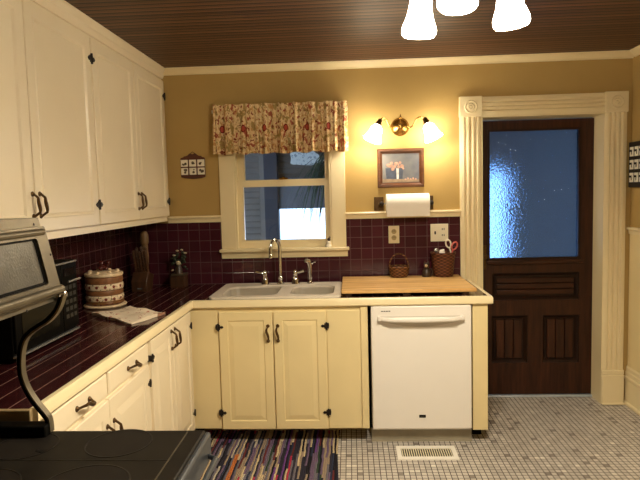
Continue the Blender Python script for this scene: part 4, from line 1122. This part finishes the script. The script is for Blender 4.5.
vr = thing('floor_register', (.423, 3.325, 0), 'white slotted floor vent in front of the dishwasher', 'vent')
vx0_, vx1_, vy0_, vy1_ = .247, .598, 3.235, 3.412
fr = plate([[(vx0_, vy0_), (vx1_, vy0_), (vx1_, vy1_), (vx0_, vy1_)], [(vx0_+.026, vy0_+.034), (vx1_-.026, vy0_+.034), (vx1_-.026, vy1_-.034), (vx0_+.026, vy1_-.034)]], lambda u, v, ww: (u, v, .0008+ww), .006)
fr.build('frame', paint('white_vent_metal', srgb(240, 236, 228), .4, .03, 20, 0), vr, bevel=.002)
MB().box(vx0_+.02, vx1_-.02, vy0_+.03, vy1_-.03, .0006, .0014).build('duct_opening', 'dark_slot', vr, smooth=False)
for i in range(22):
    x = vx0_+.026+(vx1_-vx0_-.052)*(i+.5)/22
    MB().box(x-.0028, x+.0028, vy0_+.034, vy1_-.034, .0014, .0060).build('louver', M['white_plastic'], vr, smooth=False)

# ------------------------------------------------------------------ ceiling light
def fixture(cx, cy, label, name, shade_mat, angs, drop=0.0):
    cl = thing(name, (cx, cy, ZC), label, 'ceiling light')
    MB().lathe((cx, cy, ZC-.001), [(.075, 0), (.075, .008), (.060, .022), (.030, .032), (.012, .036), (.001, .037)], 28, (0, 0, -1)).build('canopy', 'bronze', cl)
    MB().tube([(cx, cy, ZC-.03), (cx, cy, 2.30)], .008, 10).lathe((cx, cy, 2.25), [(.004, -.02), (.020, 0), (.028, .03), (.020, .06), (.010, .07)], 18).build('stem', 'bronze', cl)
    for a in angs:
        a = math.radians(a); d = Vector((math.cos(a), math.sin(a), 0)); c = Vector((cx, cy, 0))
        pts = [c+d*.02+Vector((0, 0, 2.298)), c+d*.06+Vector((0, 0, 2.293)), c+d*.105+Vector((0, 0, 2.313)), c+d*.145+Vector((0, 0, 2.308)), c+d*.158+Vector((0, 0, 2.280))]
        MB().tube([Vector(p) for p in catmull([tuple(p) for p in pts])], .006, 8).build('arm', 'bronze', cl)
        ax = (Vector((0, 0, -1))+d*.10).normalized(); s0 = c+d*.158+Vector((0, 0, 2.280))
        MB().lathe(s0-ax*.01, [(.008, 0), (.018, .008), (.022, .030), (.032, .038), (.034, .050), (.001, .051)], 18, ax).build('socket', 'bronze', cl)
        MB().lathe(s0+ax*.034, [(.024, -.004), (.030, .002), (.034, .020), (.038, .060), (.044, .098), (.054, .124), (.060, .142), (.059, .156), (.053, .164), (.049, .160), (.054, .142), (.048, .124), (.038, .098), (.032, .060), (.028, .024), (.001, .020)], 26, ax).build('shade', shade_mat, cl)['label'] = 'glowing white glass shade'
        bulb(s0+ax*.155, cl, ax, BULB_C)
    return cl
fixture(.377, 1.945, 'three-arm ceiling light with glowing white glass shades', 'ceiling_light', 'ceiling_shade', (15, 135, 255))

# ------------------------------------------------------------------ world, camera
wd_ = bpy.data.worlds.new('dusk'); scn.world = wd_; wd_.use_nodes = True
bg = wd_.node_tree.nodes['Background']; bg.inputs[0].default_value = (.54, .74, 1.0, 1); bg.inputs[1].default_value = 3.2

cam = bpy.data.cameras.new('camera'); co = bpy.data.objects.new('camera', cam); COL.objects.link(co)
f = 576.28; cam.sensor_fit = 'HORIZONTAL'; cam.sensor_width = 36; cam.lens = f/640*36; cam.clip_start = .05
r_ = Vector((0.99835847, 0.05110318, -0.02586172)); u_ = Vector((0.02165707, 0.08118381, 0.99646383)); b_ = -Vector((-0.05302202, 0.99538819, -0.0799438))
co.matrix_world = Matrix(((r_.x, u_.x, b_.x, 0), (r_.y, u_.y, b_.y, 0), (r_.z, u_.z, b_.z, 1.54663), (0, 0, 0, 1)))
scn.camera = co
scn.view_settings.view_transform = 'Standard'; scn.view_settings.look = 'None'
scn.view_settings.gamma = 1; scn.view_settings.use_curve_mapping = False; scn.view_settings.exposure = .2
